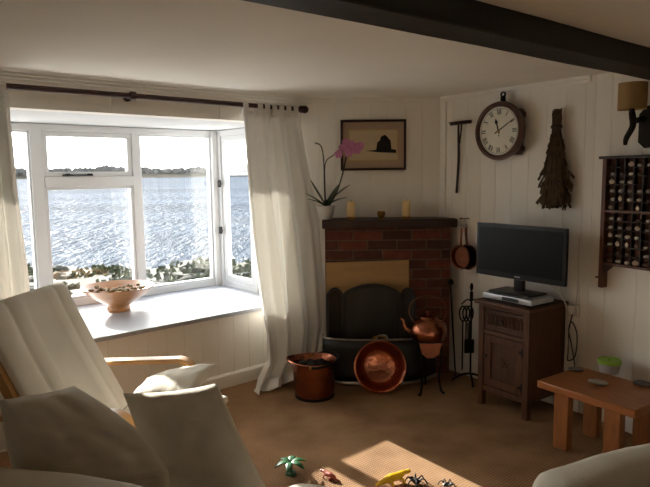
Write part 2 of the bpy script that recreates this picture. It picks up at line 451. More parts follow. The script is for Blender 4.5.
# walls behind the camera
E1 = W.p(WL, 0, 0); E3 = N.p(5.0, 0, 0); E2 = Vector((-1.6, -1.3, 0))
for nm, a, b in (('wall_left_rear', E2, E1), ('wall_rear', E3, E2)):
    fr = Frame((a.x, a.y), math.degrees(atan2((b-a).y, (b-a).x)))
    mb = MB(); L = (b-a).length
    mb.span(-.1, L+.1, -.12, 0, 0, CEIL) if False else mb.span(-.1, L+.1, -.0, .12, 0, CEIL)
    o = mb.build(nm, M['wall'], loc=fr.o, rz=fr.a)
    # make sure thickness lies outside the room
    if fr.n.dot(Vector((0, 1, 0))-fr.o) > 0:
        for v in o.data.vertices: v.co.y = -v.co.y
        o.data.flip_normals()
    structure(o)
# bay: seat board, soffit, returns, outside panels
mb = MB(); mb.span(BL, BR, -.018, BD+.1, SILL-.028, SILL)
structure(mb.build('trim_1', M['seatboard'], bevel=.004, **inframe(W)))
mb = MB(); mb.span(BL-.1, BR+.1, .12, BD+.14, HEAD+.004, HEAD+.12)
structure(mb.build('ceiling_bay', M['white'], **inframe(W)))
mb = MB()
mb.span(BL-.1, BR+.1, BD-.02, BD+.1, -.6, SILL-.03); mb.span(BR, BR+.1, .12, BD-.02, -.6, SILL-.03); mb.span(BL-.1, BL, .12, BD-.02, -.6, HEAD)
mb.span(BR, BR+.1, .12, .42, SILL-.03, HEAD)
structure(mb.build('wall_bay', M['houseext'], **inframe(W)))
# bay window: four lights between posts
PB, PT = SILL, HEAD
mull = [BL+.03, -.69, .046, BR-.035]
mb = MB()
y0, y1 = BD-.03, BD+.05
for i, x in enumerate(mull):
    w = .085 if i in (1, 3) else .065
    mb.span(x-w/2, x+w/2, y0-(.02 if i == 3 else 0), y1, PB, PT)
mb.span(BL, BR, y0+.002, y1-.002, PB, PB+.055); mb.span(BL, BR, y0+.002, y1-.002, PT-.05, PT)
win = structure(mb.build('window_1', M['white'], bevel=.004, **inframe(W)))
def sash(parent, x0, x1, z0, z1, name='casement', w=.035, m_='white'):
    mb = MB()
    a, b = y0+.012, y1-.012
    mb.span(x0, x1, a, b, z0, z0+w); mb.span(x0, x1, a, b, z1-w, z1); mb.span(x0, x0+w, a, b, z0+w, z1-w); mb.span(x1-w, x1, a, b, z0+w, z1-w)
    f = mb.build(name, M[m_], parent, bevel=.003)
    g = MB(); g.span(x0+w-.004, x1-w+.004, y0+.035, y0+.039, z0+w-.004, z1-w+.004)
    g.build('pane', M['glass'], f, ang=0)
    return f
l1, r1 = mull[1]+.0425, mull[2]-.0325
TR = 1.495
mb = MB(); mb.span(l1, r1, y0-.004, y1, TR-.075, TR)
mb.build('transom', M['white'], win, bevel=.003)
c = sash(win, l1, r1, TR, PT-.05, 'top_light')
mb = MB(); mb.tube([(l1+.12, y0-.012, TR+.012), (l1+.34, y0-.012, TR+.012)], .006); mb.box((l1+.16, y0-.004, TR+.014), (.03, .02, .016)); mb.box((l1+.32, y0-.004, TR+.014), (.03, .02, .016))
mb.build('window_stay', M['iron'], c)
sash(win, l1, r1, PB+.055, TR-.075, 'fixed_light', w=.02)
sash(win, mull[2]+.0325, mull[3]-.0425, PB+.055, PT-.05, 'fixed_light', w=.012)
sash(win, mull[0]+.0325, mull[1]-.0425, PB+.055, PT-.05, 'fixed_light', w=.012)
# side light in the right return of the bay
SF = Frame(W.p(BR, 0, 0), 42+90)      # local x runs outwards along the return
mb = MB(); xa, xb = .42, BD-.05
for x in (xa+.02, xb-.02): mb.span(x-.025, x+.025, -.05, .03, PB, PT)
mb.span(xa, xb, -.048, .028, PB, PB+.05); mb.span(xa, xb, -.048, .028, PT-.05, PT)
w2 = structure(mb.build('window_2', M['white'], bevel=.003, loc=SF.o, rz=SF.a))
y0, y1 = -.04, .03
c = sash(w2, xa+.045, xb-.045, PB+.05, PT-.05, 'casement', w=.045)
for z in (1.02, 1.42):
    mb = MB(); mb.box((xb-.04, .045, z), (.02, .02, .06)); mb.box((xb-.055, .05, z), (.035, .012, .02))
    mb.build('hinge', M['iron'], w2)
# cornices and skirtings
def moulding(name, fr, x0, x1, z, prof, m_):
    mb = MB()
    a = [mb.bm.verts.new((x0, -y, z+h)) for y, h in prof]; b = [mb.bm.verts.new((x1, -y, z+h)) for y, h in prof]
    n = len(prof)
    for i in range(n): mb.bm.faces.new((a[i], a[(i+1) % n], b[(i+1) % n], b[i]))
    mb.bm.faces.new(a[::-1]); mb.bm.faces.new(b)
    return structure(mb.build(name, M[m_], loc=fr.o, rz=fr.a, ang=30))
corn = [(0, 0), (.045, 0), (.045, -.012), (.032, -.016), (.03, -.03), (.016, -.036), (.014, -.055), (0, -.055)]
CF = Frame((-.3, 4.63), 0)
moulding('trim_2', W, WL, WR_-.05, CEIL, corn, 'trim')
thin = [(0, 0), (.02, 0), (.02, -.018), (.012, -.024), (.012, -.036), (0, -.036)]
moulding('trim_3', CF, .13, 1.15, CEIL, thin, 'trim')
moulding('trim_4', R, .02, 1.2, CEIL, thin, 'trim')
skirt = [(0, 0), (.018, 0), (.018, .085), (.008, .1), (0, .1)]
moulding('baseboard_left', W, WL, WR_-.02, 0, skirt, 'trim')
moulding('baseboard_right', R, .03, 1.2, 0, skirt, 'trim')
moulding('baseboard_near', N, .0, 5.0, 0, skirt, 'trim')
# corner batten left of the rake
mb = MB(); mb.span(.035, .07, -.018, 0, 1.17, CEIL-.04); structure(mb.build('trim_5', M['trim'], bevel=.003, **inframe(R)))
# black ceiling beam, parallel to the window wall
BF = Frame((0, 0), 39.2)
nf, nn_ = 1.43, 1.275
mb = MB()
def beamf(u, v):
    x = -3.2+u*6.6; k = [(nn_, CEIL+.02), (nn_, 1.958), (nf, 1.955), (nf, CEIL+.02)]
    i = int(round(v*4)) % 4
    y, z = k[i]
    wob = .008*noise.noise(Vector((x*1.3, i*3.1, 0)))
    return Vector((x, y+wob, z+(wob if i in (1, 2) else 0)))
mb.quad_grid(beamf, 60, 4, cv=True)
structure(mb.build('ceiling_beam', M['beam'], loc=BF.o, rz=BF.a, ang=50, bevel=.006))

# ------------------------------------------------------------------ curtains and pole
RODZ, RODY = 1.967, -.085
rod = thing('curtain_pole', 'dark wooden curtain pole with round finial above the bay window', 'curtain pole', W.p(0, RODY, RODZ), W.a)
xr = W.hit(305, 111, RODY)[0]
mb = MB(); mb.tube([(-2.6, 0, 0), (xr-.06, 0, 0)], .016, 16); mb.build('pole', M['rod'], rod)
mb = MB(); mb.lathe([(0, -.045), (.014, -.045), (.02, -.035), (.014, -.025), (.022, -.012), (.028, 0), (.028, .012), (.022, .026), (.01, .034), (0, .036)], 20, RY(pi/2), (xr-.01, 0, 0))
mb.build('finial', M['rod'], rod)
for px in (133, 302):
    x = W.hit(px, 100, RODY)[0]
    mb = MB(); mb.tube([(x, .085, 0), (x, .02, -.0)], .011, 10); mb.lathe([(.016, -.014), (.026, -.014), (.026, .014), (.016, .014)], 20, RY(pi/2), (x, 0, 0)); mb.lathe([(0, 0), (.026, 0), (.026, .012), (0, .012)], 20, RX(pi/2), (x, .085, 0))
    mb.build('bracket', M['rod'], rod)
def curtain(name, label, rows, folds, tabs, seed):
    """rows: (z, left edge, right edge, fold depth, distance from the pole plane)"""
    t = thing(name, label, 'curtain', W.p(0, RODY, 0), W.a)
    def at(v):
        k = v*(len(rows)-1); i = min(len(rows)-2, int(k)); f = k-i; f2 = f*f*(3-2*f)*.5+f*.5
        return [rows[i][j]*(1-f2)+rows[i+1][j]*f2 for j in range(5)]
    def f(u, v):
        z, a, b, amp, off = at(v)
        ph = 2*pi*folds*u+seed
        n1 = noise.noise(Vector((u*4, v*2.2+seed, 0)))
        fold = sin(ph+1.2*n1)+.4*sin(2.3*ph+seed+v)
        x = a+(b-a)*u+.012*sin(ph*1.3)*amp*8
        zz = z
        if v > .86:
            q = (v-.86)/.14
            zz = max(.012, z+q*(.05*noise.noise(Vector((u*9, v*12, seed)))+.03*fold*.5))
        return Vector((x, off-amp*fold, zz))
    mb = MB(); mb.quad_grid(f, 150, 70); mb.build('drape', M['curtain'], t, ang=0, solid=.003)
    for o in [q for q in bpy.data.objects if q.parent == t]: o.data.shade_smooth()
    for x in tabs:
        mb = MB()
        mb.strip([(x, .003+.021*cos(a), RODZ+.021*sin(a)) for a in [pi*i/8 for i in range(9)]]+[], .042, .003, (1, 0, 0))
        z1 = rows[0][0]-.03
        mb.strip([(x, .024, RODZ), (x, .02, z1)], .042, .003, (1, 0, 0)); mb.strip([(x, -.018, RODZ), (x, -.014, z1)], .042, .003, (1, 0, 0))
        mb.build('tab', M['curtain'], t)
    return t
def cs(px, py): return W.hit(px, py, RODY)[0]
rows = [(1.93, cs(242.5, 118), cs(300, 118), .018, .0),
        (1.86, cs(242.5, 126), cs(299, 126), .024, .0),
        (1.5, cs(244, 180), cs(306, 180), .04, -.01),
        (1.1, cs(247, 240), cs(313, 240), .045, -.03),
        (.7, cs(253, 300), cs(316, 300), .046, -.05),
        (.35, cs(259, 345), cs(317, 345), .04, -.07),
        (.17, cs(257, 362), cs(311, 368), .04, -.1),
        (.07, cs(247, 374), cs(304, 380), .045, -.12),
        (.03, cs(234, 384), cs(297, 384), .05, -.22)]
curtain('window_curtain', 'white tab top curtain right of the bay window, pooling on floor by copper bucket', rows, 3.2,
        [cs(244.5, 108)]+[cs(259+7.1*i, 108) for i in range(6)], 1.7)
rows = [(1.93, cs(-60, 95), cs(8.5, 100), .02, .0), (1.8, cs(-60, 110), cs(9, 112), .028, .0), (1.4, cs(-60, 180), cs(16, 180), .032, .0),
        (1.0, cs(-60, 240), cs(24, 240), .034, -.01), (.6, cs(-60, 300), cs(30, 300), .036, -.01), (.2, cs(-60, 370), cs(36, 370), .036, -.01), (.03, cs(-60, 400), cs(38, 400), .03, -.01)]
curtain('window_curtain', 'white curtain at the far left behind the cream armchair', rows, 3.3, [cs(1, 90), cs(-14, 90), cs(-28, 90), cs(-44, 90)], .6)

# ------------------------------------------------------------------ bowl on the seat board
p = atz(118, 311, SILL)
BS = 1.27
bw = thing('wooden_bowl', 'wide turned wooden bowl standing on the white window seat', 'bowl', (p.x, p.y+.02, SILL))
pr = [(0, 0), (.062, 0), (.066, .012), (.06, .03), (.1, .06), (.16, .1), (.195, .135), (.2, .138), (.198, .142), (.19, .138), (.15, .105), (.09, .07), (0, .055)]
MB().lathe([(r_*BS, z_*BS) for r_, z_ in pr], 48).build('bowl_body', M['woodbowl'], bw)
mb = MB()
for i in range(60):
    a = random.uniform(0, 2*pi); r = .15*sqrt(random.random()); 
    mb.ball((r*cos(a)*BS, r*sin(a)*BS, BS*(.105+.012*random.random()+max(0, r-.1)*.25)), (random.uniform(.012, .022), random.uniform(.01, .018), .01), 7, RZ(a), .4, i)
o = mb.build('potpourri', M['seed'], None, loc=(p.x, p.y+.02, SILL)); tag(o, 'dried brown seed heads filling the wooden bowl', 'potpourri', kind='stuff')

# ------------------------------------------------------------------ fireplace in the corner
FY = 4.42
fp = thing('fireplace', 'red brick corner fireplace with dark wooden mantel shelf', 'fireplace', (0, 0, 0))
mb = MB()
x0, x1, o0, o1, oz, top = .0, .915, .06, .58, .80, 1.10
mb.span(x0, o0, FY, 4.628, 0, top); mb.span(o1, x1, FY, 4.628, 0, top) if False else mb.prism([(o1, FY), (x1, FY), (x1, 4.49), (.85, 4.6), (o1, 4.628)], 0, top)
mb.span(o0, o1, FY, 4.628, oz, top)
mb.build('brick_surround', M['brick'], fp)
mb = MB(); mb.span(o0, o1, 4.58, 4.627, 0, oz); mb.build('fireback', M['soot'], fp)
mb = MB(); mb.prism([(-.02, 4.37), (.955, 4.37), (.955, 4.44), (.84, 4.61), (.84, 4.626), (-.02, 4.626)], 1.10, 1.162)
mb.build('mantel_shelf', M['darkwood'], fp, bevel=.008)
MZ = 1.162
# plywood sheet
a, b = .005, .61
mb = MB(); mb.prism([(a, 0), (b, 0), (b, .862), (a, .85)], 0, .012, lambda x, y, z: Vector((x, FY-.05+z-.0+y*.035, y)))
o = mb.build('fireplace_board', M['board']); tag(o, 'plain tan board blocking the fireplace opening behind the screen', 'board')
# fire screen
fs = thing('fire_screen', 'three panel black mesh fire screen with arched top', 'fire screen', (.335, 4.345, 0))
def panel(org, ang, w, zs, arch, nm):
    m = RZ(ang); n = 14
    tp = [(w*i/n, zs+arch*sin(pi*i/n)**.8) for i in range(n+1)]
    o = Vector(org)
    def q(x, z, y=0): return m @ Vector((x, y, z))+o
    mb = MB(); path = [q(0, .03)]+[q(x, z) for x, z in tp]+[q(w, .03)]
    mb.tube(path, .011, 8, closed=True)
    for x in (.02, w-.02): mb.tube([q(x, .0), q(x, .04)], .012, 8)
    f = mb.build('panel_frame', M['blackpaint'], fs)
    mb = MB(); pol = [(0, .03)]+tp+[(w, .03)]
    mb.prism(pol, -.001, .001, lambda x, y, z: q(x, y, z)); mb.build('mesh', M['wire'], f, ang=0)
mw = .41
panel((-mw/2, 0, 0), 0, mw, .625, .065, 'main')
panel((-mw/2-.012-.112*cos(.35), -.112*sin(.35), 0), .35, .112, .625, .045, 'left')
panel((mw/2+.012, 0, 0), -.95, .13, .625, .045, 'right')
# fender
fd = thing('fire_fender', 'low black fender with bright steel rails around the hearth', 'fender', (0, 0, 0))
pts = [(-.025, 4.335), (-.015, 4.25), (.06, 4.2), (.2, 4.17), (.38, 4.165), (.56, 4.17), (.66, 4.2), (.72, 4.25), (.8, 4.335)]
def fpath(z, out=0): return [(x, y-out, z) for x, y in pts]
mb = MB()
def sm(pts, k=5):
    t = MB(); P = []
    pts = [Vector(q) for q in pts]; m_ = len(pts)
    for i in range(m_-1):
        q = [pts[max(0, min(m_-1, i+j-1))] for j in range(4)]
        for s_ in range(k):
            u = s_/k; P.append(.5*((2*q[1])+(q[2]-q[0])*u+(2*q[0]-5*q[1]+4*q[2]-q[3])*u*u+(3*q[1]-q[0]-3*q[2]+q[3])*u**3))
    return P+[pts[-1]]
path = sm(fpath(0))
mb.quad_grid(lambda u, v: path[int(round(u*(len(path)-1)))]+Vector((0, 0, .02+v*.31)), len(path), 6)
mb.build('fender_plate', M['blackpaint'], fd, solid=.005)
MB().tube(sm(fpath(.335)), .007, 8).build('top_rail', M['steel'], fd)
MB().tube(sm(fpath(.025, .01)), .013, 8).build('bottom_rail', M['steel'], fd)
mb = MB(); mb.tube([(.35, 4.16, .34), (.36, 4.155, .365), (.39, 4.155, .37), (.42, 4.155, .365), (.43, 4.16, .34)], .006, 8, smooth=3); mb.build('handle', M['steel'], fd)
# round copper preserving pan leaning on the fender
pan = thing('preserving_pan', 'round hammered copper pan leaning on its side against the fender', 'pan', (.365, 4.06, .178))
tilt = RX(radians(90-14))
R0 = .172
prof = [(0, -.075), (.1, -.075), (.125, -.06), (.15, -.01), (R0-.006, .03), (R0+.006, .034), (R0+.006, .038), (R0-.004, .04), (R0-.014, .03), (.145, -.01), (.118, -.055), (.095, -.069), (0, -.069)]
MB().lathe(prof, 56, tilt).build('pan_body', M['copper'], pan)
mb = MB(); mb.tube([tilt @ Vector((-.045, R0+.004, .03)), tilt @ Vector((-.035, R0+.026, .03)), tilt @ Vector((0, R0+.034, .03)), tilt @ Vector((.035, R0+.026, .03)), tilt @ Vector((.045, R0+.004, .03))], .006, 8, smooth=3)
mb.build('handle', M['brass'], pan)
# coal bucket
sc = thing('coal_scuttle', 'copper coal bucket with flared rim beside the curtain', 'coal bucket', (-.082, 4.0, 0))
prof = [(0, .0), (.125, .0), (.132, .01), (.13, .04), (.136, .05), (.138, .22), (.15, .245), (.156, .25), (.15, .254), (.13, .225), (.126, .06), (0, .03)]
mb = MB(); mb.lathe(prof, 40)
for v in mb.bm.verts:
    if v.co.z > .2:
        a = atan2(v.co.y, v.co.x); k = max(0, cos(a-pi))**3
        f = (v.co.z-.2)/.05
        v.co.x -= .035*k*f; v.co.z += .012*k*f
mb.build('bucket', M['copper'], sc)
mb = MB(); mb.tube([(-.02, -.145, .235), (.05, -.17, .25), (.13, -.12, .262), (.165, 0, .268), (.13, .12, .262), (.05, .165, .25), (-.02, .14, .235)], .008, 8, smooth=5); mb.build('bail_handle', M['iron'], sc)
for s_ in (-1, 1):
    mb = MB(); mb.ball((-.02, s_*.143, .235), .014, 10); mb.build('handle_lug', M['brass'], sc)
mb = MB(); mb.lathe([(0, 0), (.134, 0), (.137, .01), (.134, .02), (0, .02)], 40); mb.build('foot_ring', M['iron'], sc)
o = MB()
for i in range(26):
    a = random.uniform(0, 2*pi); r = .085*sqrt(random.random()); o.ball((r*cos(a), r*sin(a), .19+.03*random.random()), (.03, .025, .022), 6, RZ(a), .5, i)
tag(o.build('coal', M['soot'], loc=(-.082, 4.0, 0)), 'black coal lying inside the copper bucket', 'coal', kind='stuff')
# trivet and kettle
kx, ky, kz = .695, 4.06, .375
tv = thing('trivet_stand', 'tall black iron trivet holding the copper kettle', 'trivet', (kx, ky, 0))
mb = MB(); mb.lathe([(.085, kz-.012), (.105, kz-.012), (.105, kz-.001), (.085, kz-.001), (.085, kz-.012)], 32); mb.bar((-.1, 0, kz-.007), (.1, 0, kz-.007), .012, .008); mb.bar((0, -.1, kz-.007), (0, .1, kz-.007), .012, .008)
mb.build('ring_top', M['iron'], tv)
for a in (235, 325, 90):
    d = Vector((cos(radians(a)), sin(radians(a)), 0))
    mb = MB(); mb.tube([d*.09+Vector((0, 0, kz-.01)), d*.1+Vector((0, 0, .25)), d*.085+Vector((0, 0, .12)), d*.1+Vector((0, 0, .025)), d*.125+Vector((0, 0, .008))], [.008, .007, .007, .007, .01], 8, smooth=4); mb.build('leg', M['iron'], tv)
mb = MB(); mb.prism([(-.075, 0), (.075, 0), (.055, -.075), (.02, -.1), (-.02, -.1), (-.055, -.075)], -.102, -.098, lambda x, y, z: Vector((x, z+.0, kz-.012+y))); mb.build('apron', M['copper_dull'], tv)
kt = thing('kettle', 'copper kettle with hoop handle on the black trivet', 'kettle', (kx, ky, kz), 0); kt.scale = (1.1, 1.1, 1.1)
prof = [(0, .0), (.1, .0), (.112, .015), (.115, .05), (.108, .085), (.085, .11), (.06, .12), (.055, .125), (0, .125)]
MB().lathe(prof, 40).build('kettle_body', M['copper'], kt)
mb = MB(); mb.lathe([(0, .126), (.056, .126), (.05, .136), (.025, .144), (.008, .147), (.008, .155), (.015, .163), (.012, .172), (0, .176)], 28); mb.build('lid', M['copper'], kt)
mb = MB(); mb.tube([(-.1, 0, .045), (-.135, -.01, .06), (-.15, -.012, .09), (-.155, -.014, .115), (-.172, -.016, .13)], [.024, .017, .012, .01, .008], 12, smooth=4); mb.build('spout', M['copper'], kt)
mb = MB(); mb.tube([(-.09, 0, .1), (-.118, 0, .16), (-.1, 0, .225), (-.04, 0, .262), (.03, 0, .262), (.095, 0, .225), (.115, 0, .16), (.09, 0, .1)], [(.004, .007)]*8, 8, smooth=5, flat=(1, 0, 0)) ; mb.build('hoop_handle', M['copper_dull'], kt)
# fire irons on their stand
q = Vector((1.03, 4.235, 0))
fi = thing('companion_set', 'black iron fire tool stand between kettle and television cabinet', 'fire irons', q)
mb = MB(); mb.tube([(0, 0, .05), (0, 0, .66)], .007, 8); mb.ball((0, 0, .69), (.013, .013, .03), 10); mb.tube([(0, 0, .6), (0, 0, .655)], .012, 8); mb.build('stem', M['iron'], fi)
for a in (175, 265, 335):
    d = Vector((cos(radians(a)), sin(radians(a)), 0)); mb = MB(); mb.tube([Vector((0, 0, .06)), d*.05+Vector((0, 0, .055)), d*.1+Vector((0, 0, .03)), d*.13+Vector((0, 0, .008))], .008, 8, smooth=3); mb.build('foot', M['iron'], fi)
mb = MB(); mb.tube([(-.075, -.02, .57), (-.03, 0, .6), (0, 0, .59), (.03, .0, .6), (.07, -.02, .57)], .005, 8, smooth=4); mb.build('hook_bar', M['iron'], fi)
for x, z0, kind_ in ((-.066, .1, 'poker'), (-.042, .22, 'tongs'), (-.018, .3, 'shovel')):
    mb = MB(); mb.tube([(x, -.03, .56), (x-.022, -.03, .53), (x-.02, -.03, .48), (x, -.03, .45), (x+.02, -.03, .48), (x+.022, -.03, .53)], .0055, 8, closed=True, smooth=4)
    mb.tube([(x, -.03, .45), (x, -.03, z0)], .0055, 8)
    if kind_ == 'shovel': mb.rbox((x, -.03, z0-.03), (.07, .012, .1), .005, 4)
    if kind_ == 'tongs': mb.tube([(x+.012, -.03, .44), (x+.016, -.03, z0)], .0045, 8)
    mb.build(kind_, M['iron'], fi)
# poker leaning at the right edge of the brickwork
a, b = aty(450.5, 285, 4.375), Vector((.945, 4.33, .006))
pk = thing('toasting_fork', 'thin iron rod with round knob leaning at the fireplace edge', 'poker', (0, 0, 0))
mb = MB(); mb.tube([a, b], .006, 8); mb.build('shaft', M['iron'], pk)
mb = MB(); mb.ball(a+Vector((0, 0, .02)), .024, 12); mb.build('knob', M['blackpaint'], pk)

# ------------------------------------------------------------------ things on the mantel
def mant(px, Y=4.47): v = ray(px, 210); return v.x*Y
ox = mant(326, 4.46)
orc = thing('potted_orchid', 'pink orchid with dark leaves in a white pot on mantel', 'orchid', (ox, 4.47, MZ))
MB().lathe([(0, 0), (.042, 0), (.048, .01), (.062, .085), (.066, .09), (.066, .1), (.06, .1), (.055, .085), (0, .08)], 32).build('pot', M['ceramic'], orc)
MB().lathe([(0, .07), (.054, .084), (0, .092)], 20).build('bark_compost', M['soot'], orc)
def leaf(a, L, up, w, drop):
    d = Vector((cos(a), sin(a), 0)); sd = Vector((-sin(a), cos(a), 0))
    def f(u, v):
        t = u; ww = w*1.45*(sin(pi*min(1, t*.93+.07))**.7); c_ = v*2-1
        return d*(L*1.15*t)+Vector((0, 0, .09+up*t-drop*t*t+.012*abs(c_)*(1-t)))+sd*(ww*c_)
    mb = MB(); mb.quad_grid(f, 12, 5); mb.build('leaf', M['leaf'], orc, solid=.003, ang=80)
for a, L, up, w, dr in ((2.9, .1, .2, .02, .0), (3.5, .12, .1, .018, .04), (.2, .16, .22, .02, .06), (-.3, .14, .12, .02, .05), (3.1, .13, .13, .022, .03), (.6, .11, .17, .02, .0), (-1.2, .1, .12, .022, .06)): leaf(a, L, up, w, dr)
mb = MB(); mb.tube([(-.005, 0, .09), (-.01, 0, .26), (-.012, 0, .42), (-.03, 0, .53), (-.075, -.005, .555)], .0045, 6, smooth=5); mb.build('flower_stem', M['stem'], orc)
mb = MB(); mb.tube([(.0, 0, .09), (-.005, -.01, .25), (.0, -.01, .41), (.06, -.03, .465), (.14, -.05, .52), (.21, -.06, .53)], .0035, 6, smooth=5); mb.build('flower_stem', M['stem'], orc)
mb = MB(); mb.tube([(.02, 0, .09), (.08, -.01, .2), (.12, -.02, .32), (.16, -.03, .5)], .0055, 6, smooth=5); mb.build('flower_stem', M['stem'], orc)
def flower(c, s_, yaw):
    mb = MB(); c = Vector(c); rot = RZ(yaw) @ RX(random.uniform(-.3, .2))
    for k in range(5):
        a = pi/2+2*pi*k/5; ww = .55 if k in (1, 4) else .38
        def f(u, v):
            t = u; x = t*s_; y = (v*2-1)*s_*ww*sin(pi*min(1, .08+t*.9))**.6
            p_ = Vector((x*cos(a)-y*sin(a), -.15*s_*sin(pi*t)+.1*s_*t, x*sin(a)+y*cos(a)))
            return rot @ p_+c
        mb.quad_grid(f, 6, 5)
    mb.ball(rot @ Vector((0, -.2*s_, -.12*s_))+c, (s_*.2, s_*.25, s_*.2), 7)
    mb.build('flower', M['petal'], orc, ang=80)
for x, z, s_, yw in ((.085, .35, .03, .2), (.12, .385, .034, -.3), (.155, .36, .034, .4), (.185, .395, .036, -.1), (.215, .375, .036, .3), (.14, .415, .03, 0), (.24, .395, .03, -.4)):
    flower((x+.01, -.05-.02*random.random(), z*1.3+.015), s_*1.1, yw)
def pillar(px, lbl):
    c_ = thing('pillar_candle', lbl, 'candle', (mant(px), 4.46, MZ), 0, 'ivory candles on the mantel')
    MB().lathe([(0, 0), (.036, 0), (.038, .006), (.03, .016), (0, .016)], 28).build('candle_dish', M['brass'], c_)
    MB().lathe([(0, .0165), (.03, .0165), (.031, .022), (.03, .125), (.025, .13), (.012, .124), (0, .123)], 28).build('wax', M['candle'], c_)
    MB().tube([(0, 0, .12), (.002, 0, .138)], .0018, 6).build('wick', M['black'], c_)
pillar(351, 'ivory pillar candle on mantel just right of the orchid'); pillar(406, 'ivory pillar candle at the right end of the mantel')
tl = thing('tealight_holder', 'small brass cup between the two mantel candles', 'candle holder', (mant(381), 4.46, MZ))
MB().lathe([(0, 0), (.022, 0), (.016, .008), (.026, .02), (.03, .04), (.026, .055), (.022, .05), (.024, .03), (0, .02)], 24).build('cup', M['brass'], tl)
mb = MB(); mb.lathe([(0, .021), (.02, .021), (.02, .04), (0, .04)], 20); mb.build('wax', M['candle'], tl)
# picture
pc = thing('framed_print', 'dark framed sepia print of a building above the mantel', 'picture', (.37, 4.628, 1.703))
pw, ph, fw = .49, .375, .018
mb = MB()
for sx in (-1, 1): mb.span(sx*pw/2-(fw if sx > 0 else 0), sx*pw/2+(0 if sx > 0 else fw), -.025, -.003, -ph/2, ph/2)
for sz in (-1, 1): mb.span(-pw/2+fw, pw/2-fw, -.025, -.003, sz*ph/2-(fw if sz > 0 else 0), sz*ph/2+(0 if sz > 0 else fw))
mb.build('frame', M['frame'], pc, bevel=.003)
MB().span(-pw/2+fw, pw/2-fw, -.012, -.004, -ph/2+fw, ph/2-fw).build('mount', M['mount'], pc)
MB().span(-.185, .185, -.0135, -.012, -.115, .115).build('gilt_line', M['gilt'], pc)
pr_ = MB().span(-.178, .178, -.015, -.0135, -.108, .108).build('print', M['print'], pc)
mb = MB()
hut = [(.02, -.045), (.03, .02), (.05, .035), (.055, .06), (.085, .075), (.1, .065), (.13, .03), (.135, -.03), (.165, -.035), (.172, -.05)]
mb.prism(hut, -.0165, -.0152, lambda x, y, z: Vector((x, z, y)))
mb.prism([(-.06, -.042), (.02, -.036), (.172, -.04), (.172, -.06), (.05, -.055)], -.0162, -.0152, lambda x, y, z: Vector((x, z, y)))
mb.build('drawn_building', M['ink'], pr_, ang=0)

# ------------------------------------------------------------------ wall with the clock
def rp(px, py, y=0): x, z = R.hit(px, py, y); return Vector((x, y, z))
# rake
rk = thing('hand_rake', 'small wooden rake hung head upwards left of the clock', 'rake', R.o, R.a)
h0, h1 = rp(450.5, 124, -.03), rp(471, 121.5, -.03)
mb = MB(); mb.bar(h0, h1, .02, .024); 
mb.build('rake_head', M['darkwood'], rk, bevel=.003)
for i in range(7):
    q = h0.lerp(h1, .06+.88*i/6); mb = MB(); mb.tube([q+Vector((0, .02, .004)), q+Vector((0, -.03, .006))], .004, 6); mb.build('tooth', M['darkwood'], rk)
mid = h0.lerp(h1, .47); bot = rp(456.5, 193, -.02)
mb = MB(); mb.tube([mid+Vector((-.014, 0, 0)), mid+Vector((-.012, 0, -.1)), mid.lerp(bot, .5)+Vector((.004, 0, 0)), bot], [.006, .008, .0095, .009], 8, smooth=4); mb.tube([mid+Vector((.016, 0, 0)), mid+Vector((.012, 0, -.06)), mid.lerp(bot, .35)], .0055, 8, smooth=4)
mb.build('rake_handle', M['darkwood'], rk)
# clock
cc = rp(499.5, 131, -.085)
ck = thing('wall_clock', 'round wooden wall clock with white Roman numeral dial', 'clock', R.p(cc.x, -.085, cc.z), R.a)
tl_ = RX(pi/2)                                           # lathe axis -> local -y
CR = .193
MB().lathe([(0, -.03), (CR-.03, -.03), (CR-.005, -.02), (CR, .0), (CR-.006, .02), (CR-.022, .026), (CR-.032, .02), (CR-.032, .004), (0, .004)], 64, tl_).build('case_ring', M['clockcase'], ck)
mb = MB(); mb.rbox((0, .056, -.01), (.26, .055, .3), .01, 4); mb.build('case_box', M['clockcase'], ck)
mb = MB(); mb.lathe([(0, .005), (CR-.036, .005), (CR-.036, .007), (0, .007)], 56, tl_)
dial = mb.build('dial', M['dial'], ck)
def bar2(x0, z0, x1, z1, w, y=-.009): mb.bar((x0, y, z0), (x1, y, z1), w, .0012, up=(0, 1, 0))
nums = ['XII', 'I', 'II', 'III', 'IIII', 'V', 'VI', 'VII', 'VIII', 'IX', 'X', 'XI']
r0, r1 = .108, .141
for h in range(12):
    a = radians(30*h); s_ = nums[h]; mb = MB()
    wid = {'I': .009, 'V': .02, 'X': .02}; tot = sum(wid[c_] for c_ in s_); x = -tot/2
    er, et = Vector((sin(a), 0, cos(a))), Vector((cos(a), 0, -sin(a)))
    def P_(t, r): v = er*r+et*t; return v.x, v.z
    for c_ in s_:
        w_ = wid[c_]; m_ = x+w_/2
        if c_ == 'I': bar2(*P_(m_, r0), *P_(m_, r1), .0045)
        if c_ == 'V': bar2(*P_(m_, r0), *P_(m_-.007, r1), .0045); bar2(*P_(m_, r0), *P_(m_+.007, r1), .002)
        if c_ == 'X': bar2(*P_(m_+.007, r0), *P_(m_-.007, r1), .0045); bar2(*P_(m_-.007, r0), *P_(m_+.007, r1), .002)
        x += w_
    mb.build('numeral', M['black'], dial, ang=0)
mb = MB(); mb.lathe([(.146, .0072), (.148, .0072), (.148, .0078), (.146, .0078), (.146, .0072)], 64, tl_); mb.lathe([(0, .0072), (.005, .0072), (.005, .009), (0, .009)], 12, tl_, (0, 0, -.03)); mb.build('minute_track', M['black'], dial, ang=0)
